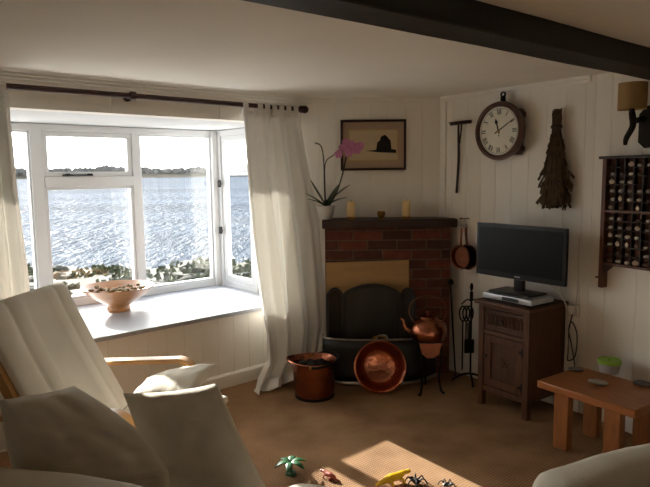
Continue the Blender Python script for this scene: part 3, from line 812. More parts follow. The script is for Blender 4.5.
def hand(a, L, w, nm):
    a = radians(a); mb = MB(); d = Vector((sin(a), cos(a)))
    n_ = Vector((d.y, -d.x))
    pts_ = [d*-.02+n_*w*.5, d*L*.55+n_*w*.5, d*L*.7+n_*w*1.6, d*L, d*L*.7-n_*w*1.6, d*L*.55-n_*w*.5, d*-.02-n_*w*.5] if nm == 'hour_hand' else [d*-.03+n_*w*.6, d*L+n_*w*.3, d*L-n_*w*.3, d*-.03-n_*w*.6]
    y = -.013 if nm == 'hour_hand' else -.016
    mb.prism([(p_.x, p_.y) for p_ in pts_], y, y+.0015, lambda x, y_, z: Vector((x, z, y_))); mb.build(nm, M['black'], ck, ang=0)
hand(-18, .085, .008, 'hour_hand'); hand(60, .13, .007, 'minute_hand')
mb = MB(); mb.lathe([(0, .009), (.008, .009), (.008, .018), (0, .018)], 16, tl_); mb.build('hand_boss', M['brass'], ck)
mb = MB(); mb.rbox((0.0, .03, CR+.012), (.03, .03, .05), .01, 5); mb.lathe([(.012, -.005), (.02, -.005), (.02, .005), (.012, .005), (.012, -.005)], 20, RX(pi/2), (0, .03, CR+.045)); mb.build('hanging_bracket', M['iron'], ck)
for z in (-.12, .1): mb = MB(); mb.rbox((.14, .056, z), (.03, .03, .035), .008, 4); mb.build('side_latch', M['clockcase'], ck)
# dried bunch
db = thing('dried_flower_bunch', 'bunch of dried brown stems hung upside down right of the clock', 'dried flowers', R.o, R.a)
t0, b0 = rp(557, 116, -.05), rp(554, 204, -.05)
mb = MB(); rnd = random.Random(3)
for i in range(150):
    a = rnd.uniform(0, 2*pi); r = sqrt(rnd.random())
    spread = Vector((cos(a)*r*.092, sin(a)*r*.045, rnd.uniform(-.03, .02)))
    top = t0+Vector((cos(a)*r*.03, sin(a)*r*.02, rnd.uniform(-.01, .045)))
    e = b0+spread+(Vector((0, 0, .3*rnd.random()**1.5)) if i % 2 else Vector())
    mid_ = top.lerp(e, .35); mid_.x = mid_.x*.5+(t0.x+(b0.x-t0.x)*.35)*.5
    mb.tube([top, mid_, e], [.0035, .004, .007], 5, smooth=3)
mb.build('stalks', M['dried'], db)
mb = MB()
for i in range(330):
    f_ = rnd.random(); c_ = t0.lerp(b0, .25+.72*f_); a = rnd.uniform(0, 2*pi); r = sqrt(rnd.random())
    c_ += Vector((cos(a)*r*(.035+.068*f_), sin(a)*r*.038, 0))
    mb.ball(c_, (.013, .009, .024), 5, RY(rnd.uniform(-.7, .7)), .5, i)
for i in range(26):
    s_ = rnd.choice((-1, 1)); f_ = rnd.random(); c_ = t0.lerp(b0, .6+.4*f_)+Vector((s_*(.085+.03*rnd.random()), 0, 0))
    mb.tube([c_-Vector((s_*.03, 0, -.03)), c_+Vector((s_*.02*rnd.random(), rnd.uniform(-.02, .02), -.03))], [.004, .007], 5)
for x in (-.07, -.02, .07, .085): mb.tube([b0+Vector((x, 0, .0)), b0+Vector((x-.01, 0, -.035))], .005, 5)
mb.build('seed_heads', M['dried'], db)
q = t0.lerp(b0, .12); mb = MB(); mb.lathe([(.03, -.012), (.036, 0), (.03, .012)], 16, None, q); mb.build('string_tie', M['darkwood'], db)
mb = MB(); mb.tube([t0+Vector((0, 0, .0)), t0+Vector((.0, .045, .05))], .002, 5); mb.build('hanging_loop', M['darkwood'], db)
# two copper pans on a nail
nl = rp(469, 218.5)
for i, (dx, ang, r, lbl, yy) in enumerate(((-.03, -.16, .088, 'darker copper pan behind, left of the pair on the nail', -.035), (.012, .0, .084, 'front copper pan with long handle hung on the nail', -.075))):
    px_ = thing('frying_pan', lbl, 'pan', R.p(nl.x, 0, nl.z-.05), R.a, 'copper pans hung beside the television')
    m2 = RY(ang)
    c_ = m2 @ Vector((0, yy, -.225))
    m3 = m2 @ RX(pi/2)
    MB().lathe([(0, -.02), (r*.8, -.02), (r*.88, -.015), (r, .015), (r+.005, .016), (r+.004, .019), (r-.004, .018), (r*.84, -.012), (0, -.015)], 40, m3, c_).build('pan_bowl', M['copper_dull'], px_)
    mb = MB(); mb.tube([c_+m2 @ Vector((0, -.006, r-.004)), c_+m2 @ Vector((0, -.006, r+.05)), c_+m2 @ Vector((0, .0, .2)), c_+m2 @ Vector((0, .004, .212))], [(.012, .004), (.01, .004), (.013, .004), (.008, .004)], 10, smooth=4, flat=(1, 0, 0)); mb.build('handle', M['copper_dull'], px_)
    e = c_+m2 @ Vector((0, .004, .222)); mb = MB(); mb.tube([e+m2 @ Vector((.011*cos(t), 0, .011*sin(t))) for t in [2*pi*k/12 for k in range(12)]], .0025, 6, closed=True); mb.build('ring', M['iron'], px_)
nlo = thing('wall_nail', 'iron nail carrying the two copper pans', 'nail', R.p(nl.x, 0, nl.z), R.a)
mb = MB(); mb.tube([(0, .0, 0), (0, -.085, .004)], .0035, 8); mb.build('shank', M['iron'], nlo); mb = MB(); mb.ball((0, -.087, .004), .008, 8); mb.build('nail_head', M['iron'], nlo)

# ------------------------------------------------------------------ television cabinet
cA, cB = Vector((.978, 3.827, 0)), Vector((1.211, 3.529, 0))
CWd = (cB-cA).length; CDp, CH = .385, .665
la = R.loc(cA)
cab = thing('carved_cabinet', 'small dark carved oak cabinet under the television', 'cabinet', cA, R.a)
L, Dp = CWd, .372
mb = MB()
for x in (.02, L-.02):
    for y in (.02, Dp-.02): mb.span(x-.02, x+.02, y-.02, y+.02, 0, CH)
mb.span(.005, .03, .04, Dp-.04, .1, CH); mb.span(L-.03, L-.005, .04, Dp-.04, .1, CH); mb.span(.04, L-.04, Dp-.02, Dp-.005, .1, CH); mb.span(.03, L-.03, .02, Dp-.03, .1, .12)
mb.span(.04, L-.04, .005, .03, .1, .135); mb.span(.04, L-.04, .005, .03, .475, .5); mb.span(.04, L-.04, .005, .03, .64, CH)
mb.build('cabinet_body', M['oak'], cab, bevel=.003)
MB().span(-.02, L+.02, -.025, Dp, CH, CH+.025).build('top_board', M['oak'], cab, bevel=.006)
mb = MB(); mb.span(.045, L-.045, .008, .03, .505, .635)
for i in range(9):
    x = .065+(L-.13)*i/8; mb.tube([(x-.01, .006, .54), (x-.01, .004, .6), (x, .004, .615), (x+.01, .004, .6), (x+.01, .006, .54)], .003, 5)
mb.bar((.055, .006, .525), (L-.055, .006, .525), .006, .006); mb.bar((.055, .006, .625), (L-.055, .006, .625), .006, .006)
dr = mb.build('drawer', M['oak_panel'], cab)
MB().lathe([(0, 0), (.008, 0), (.008, .01), (.017, .016), (.015, .026), (0, .03)], 16, RX(pi/2), (L/2, .006, .57)).build('knob', M['darkwood'], dr)
mb = MB(); d0, d1, e0, e1 = .045, L-.045, .14, .47
mb.span(d0, d0+.05, .006, .028, e0, e1); mb.span(d1-.05, d1, .006, .028, e0, e1); mb.span(d0+.05, d1-.05, .006, .028, e0, e0+.05); mb.span(d0+.05, d1-.05, .006, .028, e1-.045, e1)
dr = mb.build('door', M['oak'], cab, bevel=.003)
mb = MB(); mb.span(d0+.045, d1-.045, .016, .024, e0+.045, e1-.04); 
mb.lathe([(0, 0), (.012, 0), (.01, .006), (0, .008)], 16, RX(pi/2), (L/2, .017, .31))
for k in range(8):
    a = 2*pi*k/8; mb.ball((L/2+.026*cos(a), .016, .31+.026*sin(a)), (.011, .004, .007), 7, RY(-a))
mb.build('door_panel', M['oak_panel'], dr)
MB().lathe([(0, 0), (.006, 0), (.006, .012), (.013, .018), (0, .026)], 14, RX(pi/2), (d0+.022, .006, .335)).build('knob', M['darkwood'], dr)
for z in (.19, .41):
    mb = MB(); mb.box((d1+.0, .003, z), (.012, .008, .05)); mb.box((d1-.012, .004, z), (.03, .004, .018)); mb.box((d1+.014, .004, z), (.026, .004, .04)); mb.build('hinge', M['iron'], dr)
CT = CH+.025
# disc player
tt = Vector(cA)
dv = thing('disc_player', 'silver disc player lying under the television', 'disc player', R.p(la[0]+.19, la[1]+.14, CT), R.a)
MB().rbox((0, 0, .027), (.36, .23, .035), .004, 4).build('player_case', M['silver'], dv)
MB().rbox((.03, -.1155, .027), (.12, .006, .022), .002, 3).build('display_window', M['blackplastic'], dv)
for sx in (-1, 1):
    for sy in (-1, 1): mb = MB(); mb.lathe([(0, 0), (.014, 0), (.014, .009), (0, .009)], 12, None, (sx*.15, sy*.09, 0)); mb.build('rubber_foot', M['blackplastic'], dv)
# second thin black box with the television on top
PZ = CT+.0462
# television
yT = R.loc(R.p(0, 0, 0))[1]-.235
tA, tB, tC, tD = [Vector((*R.hit(*p_, yT), 0)) for p_ in ((477.5, 222.7), (567.7, 228.1), (564.6, 286.4), (475.7, 274))]
tx0, tx1 = (tA.x+tD.x)/2, (tB.x+tC.x)/2; tz1, tz0 = (tA.y+tB.y)/2, (tC.y+tD.y)/2
tz0 = max(tz0, PZ+.03)
tw, th = tx1-tx0, tz1-tz0
tvx = (tx0+tx1)/2
tel = thing('television', 'black flat screen television on the carved cabinet', 'television', R.p(tvx, yT, PZ), R.a)
zc = (tz0+tz1)/2-PZ
mb = MB(); mb.rbox((0, .012, zc), (tw, .03, th), .006, 4); mb.rbox((0, .04, zc-.02), (tw*.7, .045, th*.65), .02, 5); mb.build('housing', M['tv'], tel)
MB().span(-tw/2+.022, tw/2-.022, -.0045, -.0028, zc-th/2+.036, zc+th/2-.022).build('screen', M['screen'], tel)
mb = MB(); mb.rbox((0, .02, (zc-th/2)/2+.014), (.07, .03, zc-th/2+.02), .008, 4); mb.build('neck', M['tv'], tel)
mb = MB(); mb.rbox((0, .0, .007), (.3, .19, .013), .006, 5); mb.build('foot', M['tv'], tel)
mb = MB(); mb.bar((-.02, -.0045, zc-th/2+.018), (.02, -.0045, zc-th/2+.018), .003, .006); mb.build('badge_strip', M['silver'], tel)
# socket with adaptor and cables
sk = rp(574, 310)
so = thing('wall_socket', 'white power socket low on wall behind the television cables', 'socket', R.p(sk.x, 0, sk.z), R.a)
MB().rbox((0, -.007, 0), (.08, .013, .08), .004, 4).build('plate', M['whiteplastic'], so)
MB().rbox((.005, -.035, .01), (.045, .04, .055), .006, 4).build('plug', M['whiteplastic'], so)
def cable(name, label, pts_, r, m_):
    xm = la[0]+CWd+.035; pts_ = [Vector((max(q_.x, xm), q_.y, q_.z)) if q_.z < .73 else q_ for q_ in pts_]
    mb = MB(); mb.tube(pts_, r, 6, smooth=6); o = mb.build(name, M[m_], **inframe(R)); tag(o, label, 'cable', 'cables beside the cabinet'); return o
K = lambda px, py, y=-.03: rp(px, py, y)
cable('power_cable', 'black cable dangling in a loop below the socket', [K(573, 312), K(565, 330), K(560, 350), K(566, 360), K(575, 356), K(577, 335), K(572, 322), K(568, 330), K(572, 348), K(574, 360), K(575, 372)], .004, 'blackplastic')
cable('aerial_cable', 'white cable curving down from behind the television', [K(549, 284, -.16), K(556, 290, -.12), K(562, 302, -.08), K(565, 320, -.05), K(566, 345, -.04)], .0045, 'whiteplastic')
cable('lead', 'thin pale wire running down the wall corner to the socket', [K(579.5, 235, -.006), K(578.5, 270, -.006), K(577, 296, -.006), K(576, 303, -.02)], .003, 'whiteplastic')

# ------------------------------------------------------------------ pine table and its things
TZ = .36
TF = Frame((1.152, 3.231), -55.0)
TL, TD, TT = .545, .40, .042
tb = thing('pine_table', 'low chunky pine table against the wall below the shell tray', 'table', TF.o, TF.a)
mb = MB(); mb.span(0, TL, 0, TD, TZ-TT, TZ); mb.build('tabletop', M['pine'], tb, bevel=.006)
for x in (.085, TL-.175):
    for y in (.035, TD-.085):
        mb = MB(); mb.span(x, x+.085, y, y+.05, 0, TZ-TT); mb.build('leg', M['pineleg'], tb, bevel=.004)
for y in (.06,):
    pass
mb = MB(); mb.span(.17, TL-.175, TD-.072, TD-.052, .2, .27); mb.build('rail', M['pineleg'], tb, bevel=.003)
def ont(px, py): return atz(px, py, TZ)
p = ont(609, 372)
pt = thing('lidded_pot', 'small white pot with a green lid on the pine table', 'pot', (p.x, p.y, TZ))
MB().lathe([(0, 0), (.045, 0), (.05, .006), (.058, .05), (.06, .052), (0, .052)], 36).build('tub', M['ceramic'], pt)
MB().lathe([(.0, .053), (.063, .053), (.064, .058), (.064, .07), (.06, .074), (.045, .074), (.042, .07), (0, .07)], 36).build('lid', M['greenlid'], pt)
mb = MB(); mb.lathe([(0, .0702), (.012, .0702), (.012, .079), (0, .081)], 16); mb.build('lid_knob', M['greenlid'], pt)
for i, (px, py, rx, ry, h, m_, lbl) in enumerate(((598.5, 384.5, .052, .03, .016, 'stone', 'flat pale pebble in front of the lidded pot'), (576, 371, .045, .03, .012, 'stone_dark', 'flat grey pebble at the left end of the pine table'), (644, 386, .055, .035, .016, 'stone_dark', 'flat dark grey pebble right of the lidded pot'))):
    p = ont(px, py); mb = MB(); mb.ball((0, 0, h*.75), (rx, ry, h*.75), 18, RZ(-.6), .15, i)
    tag(mb.build('pebble', M[m_], loc=(p.x, p.y, TZ+.0015)), lbl, 'pebble', 'pebbles on the pine table')

# ------------------------------------------------------------------ shell tray on the near wall
def npx(px, py, y=0): x, z = N.hit(px, py, y); return x, z
n0 = npx(605, 158, -.03)[0]; 
TRW, TZ0, TZ1, TDp = .50, .952, 1.572, .045
tr = thing('shell_tray', 'wooden tray of small compartments hung on wall, holding shells', 'display tray', N.p(n0, 0, 0), N.a)
MB().span(.026, TRW-.026, -.008, -.002, TZ0, TZ1-.012).build('back_panel', M['traywood'], tr)
for x in (0, TRW-.026): MB().span(x, x+.026, -TDp-.004, -.002, .815, TZ1-.012).build('upright', M['traywood'], tr, bevel=.002)
MB().span(-.018, TRW+.018, -TDp-.016, -.002, TZ1-.012, TZ1+.004).build('top_board', M['darkwood'], tr, bevel=.002)
zm = (TZ0+TZ1)/2-.005
for z in (TZ0, zm): MB().span(.026, TRW-.026, -TDp, -.008, z, z+.014).build('shelf', M['traywood'], tr)
mb = MB(); NC, NR = 8, 6; cw = (TRW-.052)/NC
for c_ in range(1, NC):
    x = .026+cw*c_
    mb.span(x-.002, x+.002, -TDp+.004, -.008, TZ0+.014, zm); mb.span(x-.002, x+.002, -TDp+.004, -.008, zm+.014, TZ1-.012)
rowz = []
for base, tp in ((TZ0+.014, zm), (zm+.014, TZ1-.012)):
    rh = (tp-base)/NR
    for r in range(NR):
        rowz.append(base+rh*r)
        if r: mb.span(.026, TRW-.026, -TDp+.006, -.008, base+rh*r-.002, base+rh*r+.0015)
mb.build('dividers', M['darkwood'], tr)
for i, (x, z) in enumerate(((-.012, .87), (TRW+.012, .87))):
    mb = MB(); mb.tube([(x-.02, -.028, z), (x+.02, -.028, z)], .005, 8); mb.build('peg', M['iron'], tr)
mb = MB(); mb.prism([(.026, .9), (.026, TZ0), (.085, TZ0)], -.04, -.02, lambda x, y, z: Vector((x, z, y))); mb.build('bracket', M['darkwood'], tr)
shellcols = [(236, 228, 214), (206, 190, 170), (150, 130, 112), (190, 180, 172), (130, 100, 80), (226, 206, 186)]
SM = [mat('shell_%d' % i, c_, .5, var=.2, scale=40) for i, c_ in enumerate(shellcols)]
def shell_mesh(kind, sd):
    mb = MB()
    if kind == 0: mb.ball((0, 0, .009), (.014, .011, .009), 10, None, .25, sd)
    elif kind == 1: mb.lathe([(0, -.016), (.003, -.014), (.007, -.007), (.0055, -.004), (.0095, .003), (.008, .006), (.01, .011), (.006, .016), (0, .017)], 12, RY(pi/2), (0, 0, .0102))
    else:
        mb.quad_grid(lambda u, v: Vector(((v-.5)*.03*sin(pi*(u*.9+.1)), -.004-.005*sin(pi*v)*sin(pi*u)+.001*cos(v*30), .001+.026*u)), 8, 24)
    return mb
protos = []
rnd = random.Random(11)
for k in range(6):
    mb = shell_mesh(k % 3, k); o = mb.build('shell', SM[k], ang=60, solid=.002 if k % 3 == 2 else 0); protos.append(o)
cnt = 0; names_ = {}
SHL = 'small shell or pebble resting in one compartment of the wooden wall tray'
for ri, z in enumerate(rowz):
    for c_ in range(0, 6):
        if rnd.random() < .12: continue
        k = rnd.randrange(6); o = protos[k]
        if names_.get(k): o = o.copy(); COL.objects.link(o)
        names_[k] = 1; cnt += 1
        x = n0+.026+cw*(c_+.5)+rnd.uniform(-.004, .004)
        o.location = N.p(x, -.028, z+.0025); o.rotation_euler.z = N.a+rnd.uniform(-.5, .5)
        s_ = rnd.uniform(.85, 1.15); o.scale = (s_, s_, s_)
        tag(o, SHL, 'shell', 'shells in the tray compartments')
for k in range(6):
    if not names_.get(k): bpy.data.objects.remove(protos[k])
# wall lamp: shade on a driftwood arm
sh = npx(632.5, 97, -.12)
pq = npx(639, 118, -.03)[0]-sh[0]
lp = thing('wall_lamp', 'wall lamp with tan cylindrical shade on a dark driftwood arm', 'wall lamp', N.p(sh[0], -.12, 0), N.a)
zt, zb = npx(633, 83, -.12)[1], npx(633, 109.5, -.12)[1]
rs_ = .071
MB().lathe([(rs_, zb), (rs_, zt), (rs_-.002, zt), (rs_-.002, zb), (rs_, zb)], 36).build('lamp_shade', M['shade'], lp)
mb = MB(); mb.tube([(0, 0, zb-.02), (0, 0, zb+.05)], .014, 12); mb.bar((-rs_+.002, 0, zb+.02), (rs_-.002, 0, zb+.02), .004, .003); mb.build('lamp_holder', M['blackplastic'], lp)
MB().ball((0, 0, zb+.085), (.026, .026, .036), 14).build('bulb', M['ceramic'], lp)
mb = MB(); mb.tube([(-.03, 0, zb-.185), (-.026, 0, zb-.15), (.008, 0, zb-.09), (.006, 0, zb-.04), (0, 0, zb-.012)], [.009, .014, .016, .018, .016], 10, smooth=5)
mb.tube([(.004, 0, zb-.07), (.0+(pq+.03)*.5, .04, zb-.055), (pq+.03, .09, zb-.05)], [.014, .016, .02], 10, smooth=4); mb.build('driftwood_arm', M['drift'], lp)
mb = MB(); mb.prism([(pq+x_, z_) for x_, z_ in ((0, .0), (0, -.15), (.04, -.185), (.08, -.17), (.14, -.12), (.14, .05), (.04, .04))], .085, .117, lambda x, y, z: Vector((x, z, zb-.02+y))); mb.build('wall_plaque', M['drift'], lp, bevel=.006)

# ------------------------------------------------------------------ bentwood armchair
chA = radians(-8)
ch = thing('bentwood_armchair', 'birch bentwood armchair with channelled cream cushion by the window seat', 'armchair', (-.895, 2.64, 0), chA)
WID = .70
def arc(c, r, a0, a1, n=7): return [Vector((c[0]+r*cos(radians(a0+(a1-a0)*i/n)), 0, c[1]+r*sin(radians(a0+(a1-a0)*i/n)))) for i in range(n+1)]
side = [Vector((-.40, 0, .016))]+[Vector((.1, 0, .016))]+arc((.1, .12), .104, -90, -8)[1:]+[Vector((.2, 0, .4))]+arc((.11, .5), .08, 0, 88)[0:]+[Vector((-.38, 0, .55))]
for s_ in (-1, 1):
    mb = MB(); mb.strip([p_+Vector((0, s_*WID/2, 0)) for p_ in side], .06, .024, (0, 1, 0)); mb.build('side_frame', M['birch'], ch, bevel=.003, ang=50)
spine = [(.36, .36), (.30, .375), (.15, .35), (-.02, .31), (-.10, .305), (-.16, .33), (-.21, .4), (-.28, .52), (-.36, .67), (-.435, .82), (-.5, .965)]
S3 = sm([Vector((x, 0, z)) for x, z in spine], 5)
for s_ in (-1, 1):
    mb = MB(); mb.strip([p_+Vector((0, s_*(WID/2-.055), -.025)) for p_ in S3], .05, .04, (0, 1, 0)); mb.build('seat_lath', M['birch'], ch, ang=50)
for x, z in ((.3, .345), (-.1, .275), (-.45, .8)): mb = MB(); mb.bar((x, -WID/2+.045, z), (x, WID/2-.045, z), .05, .02); mb.build('cross_rail', M['birch'], ch)
mb = MB(); mb.bar((-.36, -WID/2+.03, .525), (-.36, WID/2-.03, .525), .06, .024); mb.build('stretcher', M['birch'], ch)
mb = MB(); mb.bar((.0, -WID/2+.03, .04), (.0, WID/2-.03, .04), .05, .02); mb.build('stretcher', M['birch'], ch)
# cushion: closed sheet with channels running lengthwise
def cush(u, v):
    k = u*(len(S3)-1); i = min(len(S3)-2, int(k)); p_ = S3[i].lerp(S3[i+1], k-i)
    d = (S3[min(len(S3)-1, i+1)]-S3[max(0, i-1)]).normalized(); nrm = Vector((0, 1, 0)).cross(d).normalized()
    if nrm.z < 0 and u < .4: nrm = -nrm
    if u >= .4 and nrm.x < 0: nrm = -nrm
    cw_ = .60
    a = 2*pi*v
    # superellipse cross section
    cy, cz = cos(a), sin(a)
    y = math.copysign(abs(cy)**.5, cy)*cw_/2; t = math.copysign(abs(cz)**.45, cz)
    ch_ = abs(sin(pi*(y/cw_+.5)*5))**.33
    end = min(1, (min(u, 1-u)/.035+.04))**.5
    th = (.04*t)*end
    if t > 0: th *= .5+.5*ch_
    wr = .006*noise.noise(Vector((u*9, y*6, 0)))
    return p_+nrm*(.036+th+(wr if t > 0 else 0))+Vector((0, y*(.97+.03*end), 0))
mb = MB(); mb.quad_grid(cush, 90, 140, cv=True)
mb.build('cushion', M['cushion'], ch, ang=0).data.shade_smooth()
# scatter cushion on its seat
def px3(x, y, Y): return aty(x, y, Y)
mb = MB()
mb.pillow(px3(128, 398, 2.62), px3(190, 402, 2.52), px3(218, 364, 2.86), px3(150, 378, 2.98), .1, sd=5)
tag(mb.build('scatter_cushion', M['white_linen'], ang=0), 'pale cushion lying in sunlight on the bentwood armchair seat', 'cushion').data.shade_smooth()

# ------------------------------------------------------------------ sofa and foreground seat
def sofa(name, label, cat, o, ang, length, back_h, arm_h, seat_h=.40, depth=.8, r=.09, sd=0, arms=(True, True)):
    """origin: right end of the back, seen from the rear; local x to the left end is -length, local y forward"""
    t = thing(name, label, cat, o, ang)
    mb = MB(); mb.rbox((-length/2, depth/2, .19), (length-.04, depth-.06, .3), .05, 8); mb.build('base', M['sofa'], t, ang=60)
    mb = MB(); mb.rbox((-length/2, .10, back_h/2+.05), (length-.02, .24, back_h-.1), r, 16, wob=.03, ws=2.2, sd=sd); mb.build('backrest', M['sofa'], t, ang=70)
    for k, a in enumerate(arms):
        if a:
            x = -.11 if k == 0 else -length+.11
            mb = MB(); mb.rbox((x, .1+(depth-.06)/2, arm_h/2+.03), (.23, depth-.12, arm_h-.06), .085, 12, wob=.015, ws=4, sd=sd+k); mb.build('arm', M['sofa'], t, ang=70)
    mb = MB(); mb.rbox((-length/2, .2+(depth-.2)/2, seat_h-.02), (length-.46, depth-.22, .15), .05, 10, wob=.012, ws=4, sd=sd+4); mb.build('seat_cushion', M['sofa'], t, ang=70)
    for x in (-.1, -length+.1):
        for y in (.1, depth-.1): mb = MB(); mb.lathe([(0, 0), (.02, 0), (.028, .055), (0, .055)], 12, None, (x, y, 0)); mb.build('foot', M['darkwood'], t)
    return t
sofa('sofa', 'ecru loose covered sofa in the left foreground under two cushions', 'sofa', (-.16, 1.255, 0), radians(-17), 1.23, .69, .45, sd=1, seat_h=.33, depth=.76)
sofa('easy_chair', 'ecru covered arm of an easy chair at the lower right corner', 'easy chair', (1.575, 2.30, 0), radians(112), .85, .66, .535, sd=8, depth=1.0)
mb = MB()
mb.pillow(px3(0, 400, 1.72), px3(22, 525, 1.76), px3(162, 525, 1.80), px3(74, 386, 1.93), .2, sd=2, bul=.115, pinch=.02, wr=.018, n=34)
tag(mb.build('scatter_cushion', M['linen'], ang=0), 'plump natural linen cushion at the far left of the sofa', 'cushion', 'linen cushions on the sofa').data.shade_smooth()
mb = MB()
mb.pillow(px3(123, 393, 2.06), px3(172, 545, 2.0), px3(284, 520, 2.08), px3(217, 383, 2.2), .15, sd=3, pinch=.045, wr=.012, n=34)
tag(mb.build('scatter_cushion', M['linen'], ang=0), 'square linen cushion with sharp corners right of the plump one', 'cushion', 'linen cushions on the sofa').data.shade_smooth()

# ------------------------------------------------------------------ toys on the floor
def toy(px, py, name, label, m_, fn, rz, k=1):
    p = atz(px, py, 0); t = thing(name, label, 'toy', (p.x, p.y, 0), rz, None); fn(t, m_); t.scale = (k, k, k); return t
def creature(t, m_):
    mb = MB(); mb.tube([(-.1, 0, .018), (-.06, .005, .022), (0, 0, .034), (.05, 0, .034), (.085, 0, .045), (.11, 0, .04)], [.004, .011, .024, .022, .013, .01], 10, smooth=4); mb.ball((.112, 0, .043), (.02, .013, .013), 10); mb.build('toy_body', M[m_], t)
    for sx, sy in ((.045, 1), (.045, -1), (-.025, 1), (-.025, -1)):
        mb = MB(); mb.tube([(sx, sy*.012, .03), (sx+.01, sy*.032, .026), (sx+.014, sy*.04, .004)], [.009, .007, .007], 8, smooth=3); mb.build('toy_leg', M[m_], t)
def crawler(t, m_):
    mb = MB(); mb.ball((0, 0, .022), (.035, .024, .018), 12); mb.ball((.04, 0, .022), (.018, .016, .013), 10); mb.build('toy_body', M[m_], t)
    for i in range(6):
        a = radians(40+50*(i % 3)); s_ = 1 if i < 3 else -1
        d = Vector((cos(a), s_*sin(a), 0)); mb = MB(); mb.tube([d*.015+Vector((0, 0, .022)), d*.05+Vector((0, 0, .042)), d*.075+Vector((0, 0, .004))], [.006, .005, .004], 7, smooth=3); mb.build('toy_leg', M[m_], t)
def frond(t, m_):
    mb = MB(); mb.lathe([(0, 0), (.03, 0), (.024, .012), (0, .014)], 14); mb.tube([(0, 0, .01), (.0, 0, .06)], .007, 8); mb.build('toy_base', M[m_], t)
    for k in range(6):
        a = 2*pi*k/6; d = Vector((cos(a), sin(a), 0)); sd = Vector((-sin(a), cos(a), 0))
        mb = MB(); mb.quad_grid(lambda u, v: d*(.085*u)+Vector((0, 0, .06+.05*u-.06*u*u))+sd*((v-.5)*.034*sin(pi*(.1+.85*u))), 8, 4); mb.build('toy_frond', M[m_], t, solid=.003, ang=80)
toy(391, 484, 'toy_animal', 'yellow plastic toy animal on the sunlit patch of floor', 'yellow', creature, .5, .9)
toy(416, 484, 'toy_insect', 'black spiky toy beside the yellow toy on the sunlit floor', 'toyblack', crawler, 2.2, .75)
toy(447, 487, 'toy_insect', 'small dark toy at the right edge of the sun patch', 'toyblack', crawler, .2, .6)
toy(331, 479, 'toy_animal', 'small red brown toy left of the sun patch', 'toyred', creature, 2.4, .55)
toy(291, 474, 'toy_plant', 'dark green leafy toy beside the sofa cushion', 'toygreen', frond, .4)

# ------------------------------------------------------------------ outside: shore, estuary, far bank
SEA = -2.0
mb = MB(); mb.quad_grid(lambda u, v: Vector((-1500+3000*u, 8+1400*v, SEA)), 2, 2); structure(mb.build('sea', M['sea'], ang=0))
def shoref(u, v):
    x = -40+60*u; y = 6.6+20*v+.1*x
    z = SEA+1.35-1.55*v+.22*noise.noise(Vector((x*.5, y*.5, 0)))
    return Vector((x, y, z))
mb = MB(); mb.quad_grid(shoref, 70, 30); structure(mb.build('ground_shore', M['shore']))
rnd = random.Random(5)
mb = MB()
for i in range(330):
    u, v = rnd.random(), rnd.random()*.86+.02
    p = shoref(u*.6+.25, v)
    s_ = rnd.uniform(.12, .45)
    mb.ball(p+Vector((0, 0, .02)), (s_, s_*rnd.uniform(.6, 1), s_*rnd.uniform(.3, .6)), 8, RZ(rnd.uniform(0, 3)), .7, i)
tag(mb.build('shore_rocks', M['rock']), 'weedy brown rocks along the water edge outside the window', 'rocks', kind='stuff')
mb = MB()
for i in range(150):
    u = rnd.random(); v = .15+rnd.random()*.62; p = shoref(.36+.3*u, v)
    if p.x < -7 and v < .5: v = .5+.3*rnd.random(); p = shoref(.36+.3*u, v)
    s_ = rnd.uniform(.25, .5)*(1.25 if p.x > -5.5 else .7)
    for k in range(36):
        d = Vector((rnd.gauss(0, 1), rnd.gauss(0, 1), abs(rnd.gauss(0, 1)))).normalized()*s_*rnd.uniform(.5, 1)
        c_ = p+d; a = Vector((rnd.gauss(0, 1), rnd.gauss(0, 1), rnd.gauss(0, 1))).normalized()*.09; b = a.orthogonal().normalized()*.06
        vs = [mb.bm.verts.new(c_+q) for q in (a, b, -a, -b)]; mb.bm.faces.new(vs)
tag(mb.build('shore_scrub_foliage', M['roughgrass'], ang=0), 'green scrub growing along the shore outside the window', 'scrub', kind='stuff')
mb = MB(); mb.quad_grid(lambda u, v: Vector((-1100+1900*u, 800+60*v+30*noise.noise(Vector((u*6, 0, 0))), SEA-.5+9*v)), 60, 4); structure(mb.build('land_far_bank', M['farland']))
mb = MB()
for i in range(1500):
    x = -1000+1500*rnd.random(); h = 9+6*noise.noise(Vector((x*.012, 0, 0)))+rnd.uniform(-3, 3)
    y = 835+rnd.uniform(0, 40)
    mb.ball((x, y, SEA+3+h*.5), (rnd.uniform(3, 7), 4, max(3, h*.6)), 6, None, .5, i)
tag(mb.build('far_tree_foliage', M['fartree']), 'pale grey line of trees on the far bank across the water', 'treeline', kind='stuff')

# ------------------------------------------------------------------ light
SUN_AZ, SUN_EL = radians(-50), radians(21.5)           # travel direction in plan, height
tdir = Vector((cos(SUN_AZ)*cos(SUN_EL), sin(SUN_AZ)*cos(SUN_EL), -sin(SUN_EL)))
sd_ = bpy.data.lights.new('sun', 'SUN'); sd_.energy = 9.5; sd_.angle = radians(.6); sd_.color = (1, .95, .89)
so_ = bpy.data.objects.new('sun', sd_); COL.objects.link(so_); so_.rotation_euler = tdir.to_track_quat('-Z', 'Y').to_euler(); so_.location = (-6, 12, 6)
w = bpy.data.worlds.new('sky'); SC.world = w; w.use_nodes = True
nt = w.node_tree; bg = nt.nodes['Background']
tc = nt.nodes.new('ShaderNodeTexCoord'); sp = nt.nodes.new('ShaderNodeSeparateXYZ'); nt.links.new(tc.outputs['Generated'], sp.inputs[0])
rp_ = nt.nodes.new('ShaderNodeValToRGB'); e = rp_.color_ramp.elements
e[0].position = 0; e[0].color = (1.5, 1.5, 1.48, 1); e[1].position = .8; e[1].color = (.22, .3, .42, 1)
q = e.new(.28); q.color = (.55, .62, .7, 1)
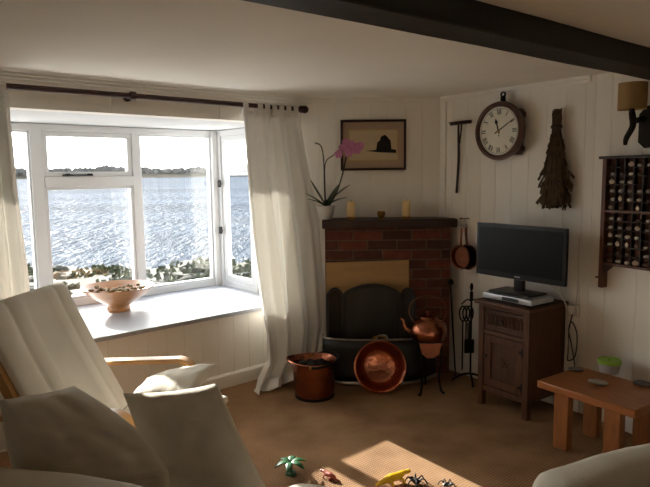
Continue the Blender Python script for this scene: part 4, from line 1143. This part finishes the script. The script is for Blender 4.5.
nt.links.new(sp.outputs['Z'], rp_.inputs['Fac'])
dt = nt.nodes.new('ShaderNodeVectorMath'); dt.operation = 'DOT_PRODUCT'; dt.inputs[1].default_value = -tdir
nm = nt.nodes.new('ShaderNodeVectorMath'); nm.operation = 'NORMALIZE'; nt.links.new(tc.outputs['Generated'], nm.inputs[0]); nt.links.new(nm.outputs[0], dt.inputs[0])
mx = nt.nodes.new('ShaderNodeMath'); mx.operation = 'MAXIMUM'; mx.inputs[1].default_value = 0; nt.links.new(dt.outputs['Value'], mx.inputs[0])
pwn = nt.nodes.new('ShaderNodeMath'); pwn.operation = 'POWER'; pwn.inputs[1].default_value = 7; nt.links.new(mx.outputs[0], pwn.inputs[0])
gl = nt.nodes.new('ShaderNodeMix'); gl.data_type = 'RGBA'; gl.blend_type = 'ADD'; gl.inputs[0].default_value = 1
sc_ = nt.nodes.new('ShaderNodeMix'); sc_.data_type = 'RGBA'; sc_.inputs[6].default_value = (0, 0, 0, 1); sc_.inputs[7].default_value = (1, .93, .8, 1)
gmul = nt.nodes.new('ShaderNodeVectorMath'); gmul.operation = 'SCALE'; gmul.inputs[3].default_value = 2.2
nt.links.new(pwn.outputs[0], sc_.inputs[0]); nt.links.new(sc_.outputs[2], gmul.inputs[0])
nt.links.new(rp_.outputs['Color'], gl.inputs[6]); nt.links.new(gmul.outputs[0], gl.inputs[7]); nt.links.new(gl.outputs[2], bg.inputs['Color'])
bg.inputs['Strength'].default_value = 2.7

# ------------------------------------------------------------------ camera
cd = bpy.data.cameras.new('camera'); cam = bpy.data.objects.new('camera', cd); COL.objects.link(cam)
cd.sensor_fit = 'HORIZONTAL'; cd.sensor_width = 36; cd.lens = F/650*36; cd.clip_end = 4000; cd.clip_start = .05
cam.location = (0, 0, EYE)
cam.rotation_euler = (Matrix.Rotation(pi/2-PITCH, 3, 'X') @ Matrix.Rotation(-ROLL, 3, 'Z')).to_euler()
SC.camera = cam
SC.view_settings.view_transform = 'Standard'; SC.view_settings.look = 'None'; SC.view_settings.gamma = 1; SC.view_settings.use_curve_mapping = False
SC.view_settings.exposure = 1.1
SC.cycles.max_bounces = 12; SC.cycles.diffuse_bounces = 8; SC.cycles.transparent_max_bounces = 16
SC.cycles.use_denoising = True; SC.cycles.sample_clamp_indirect = 6
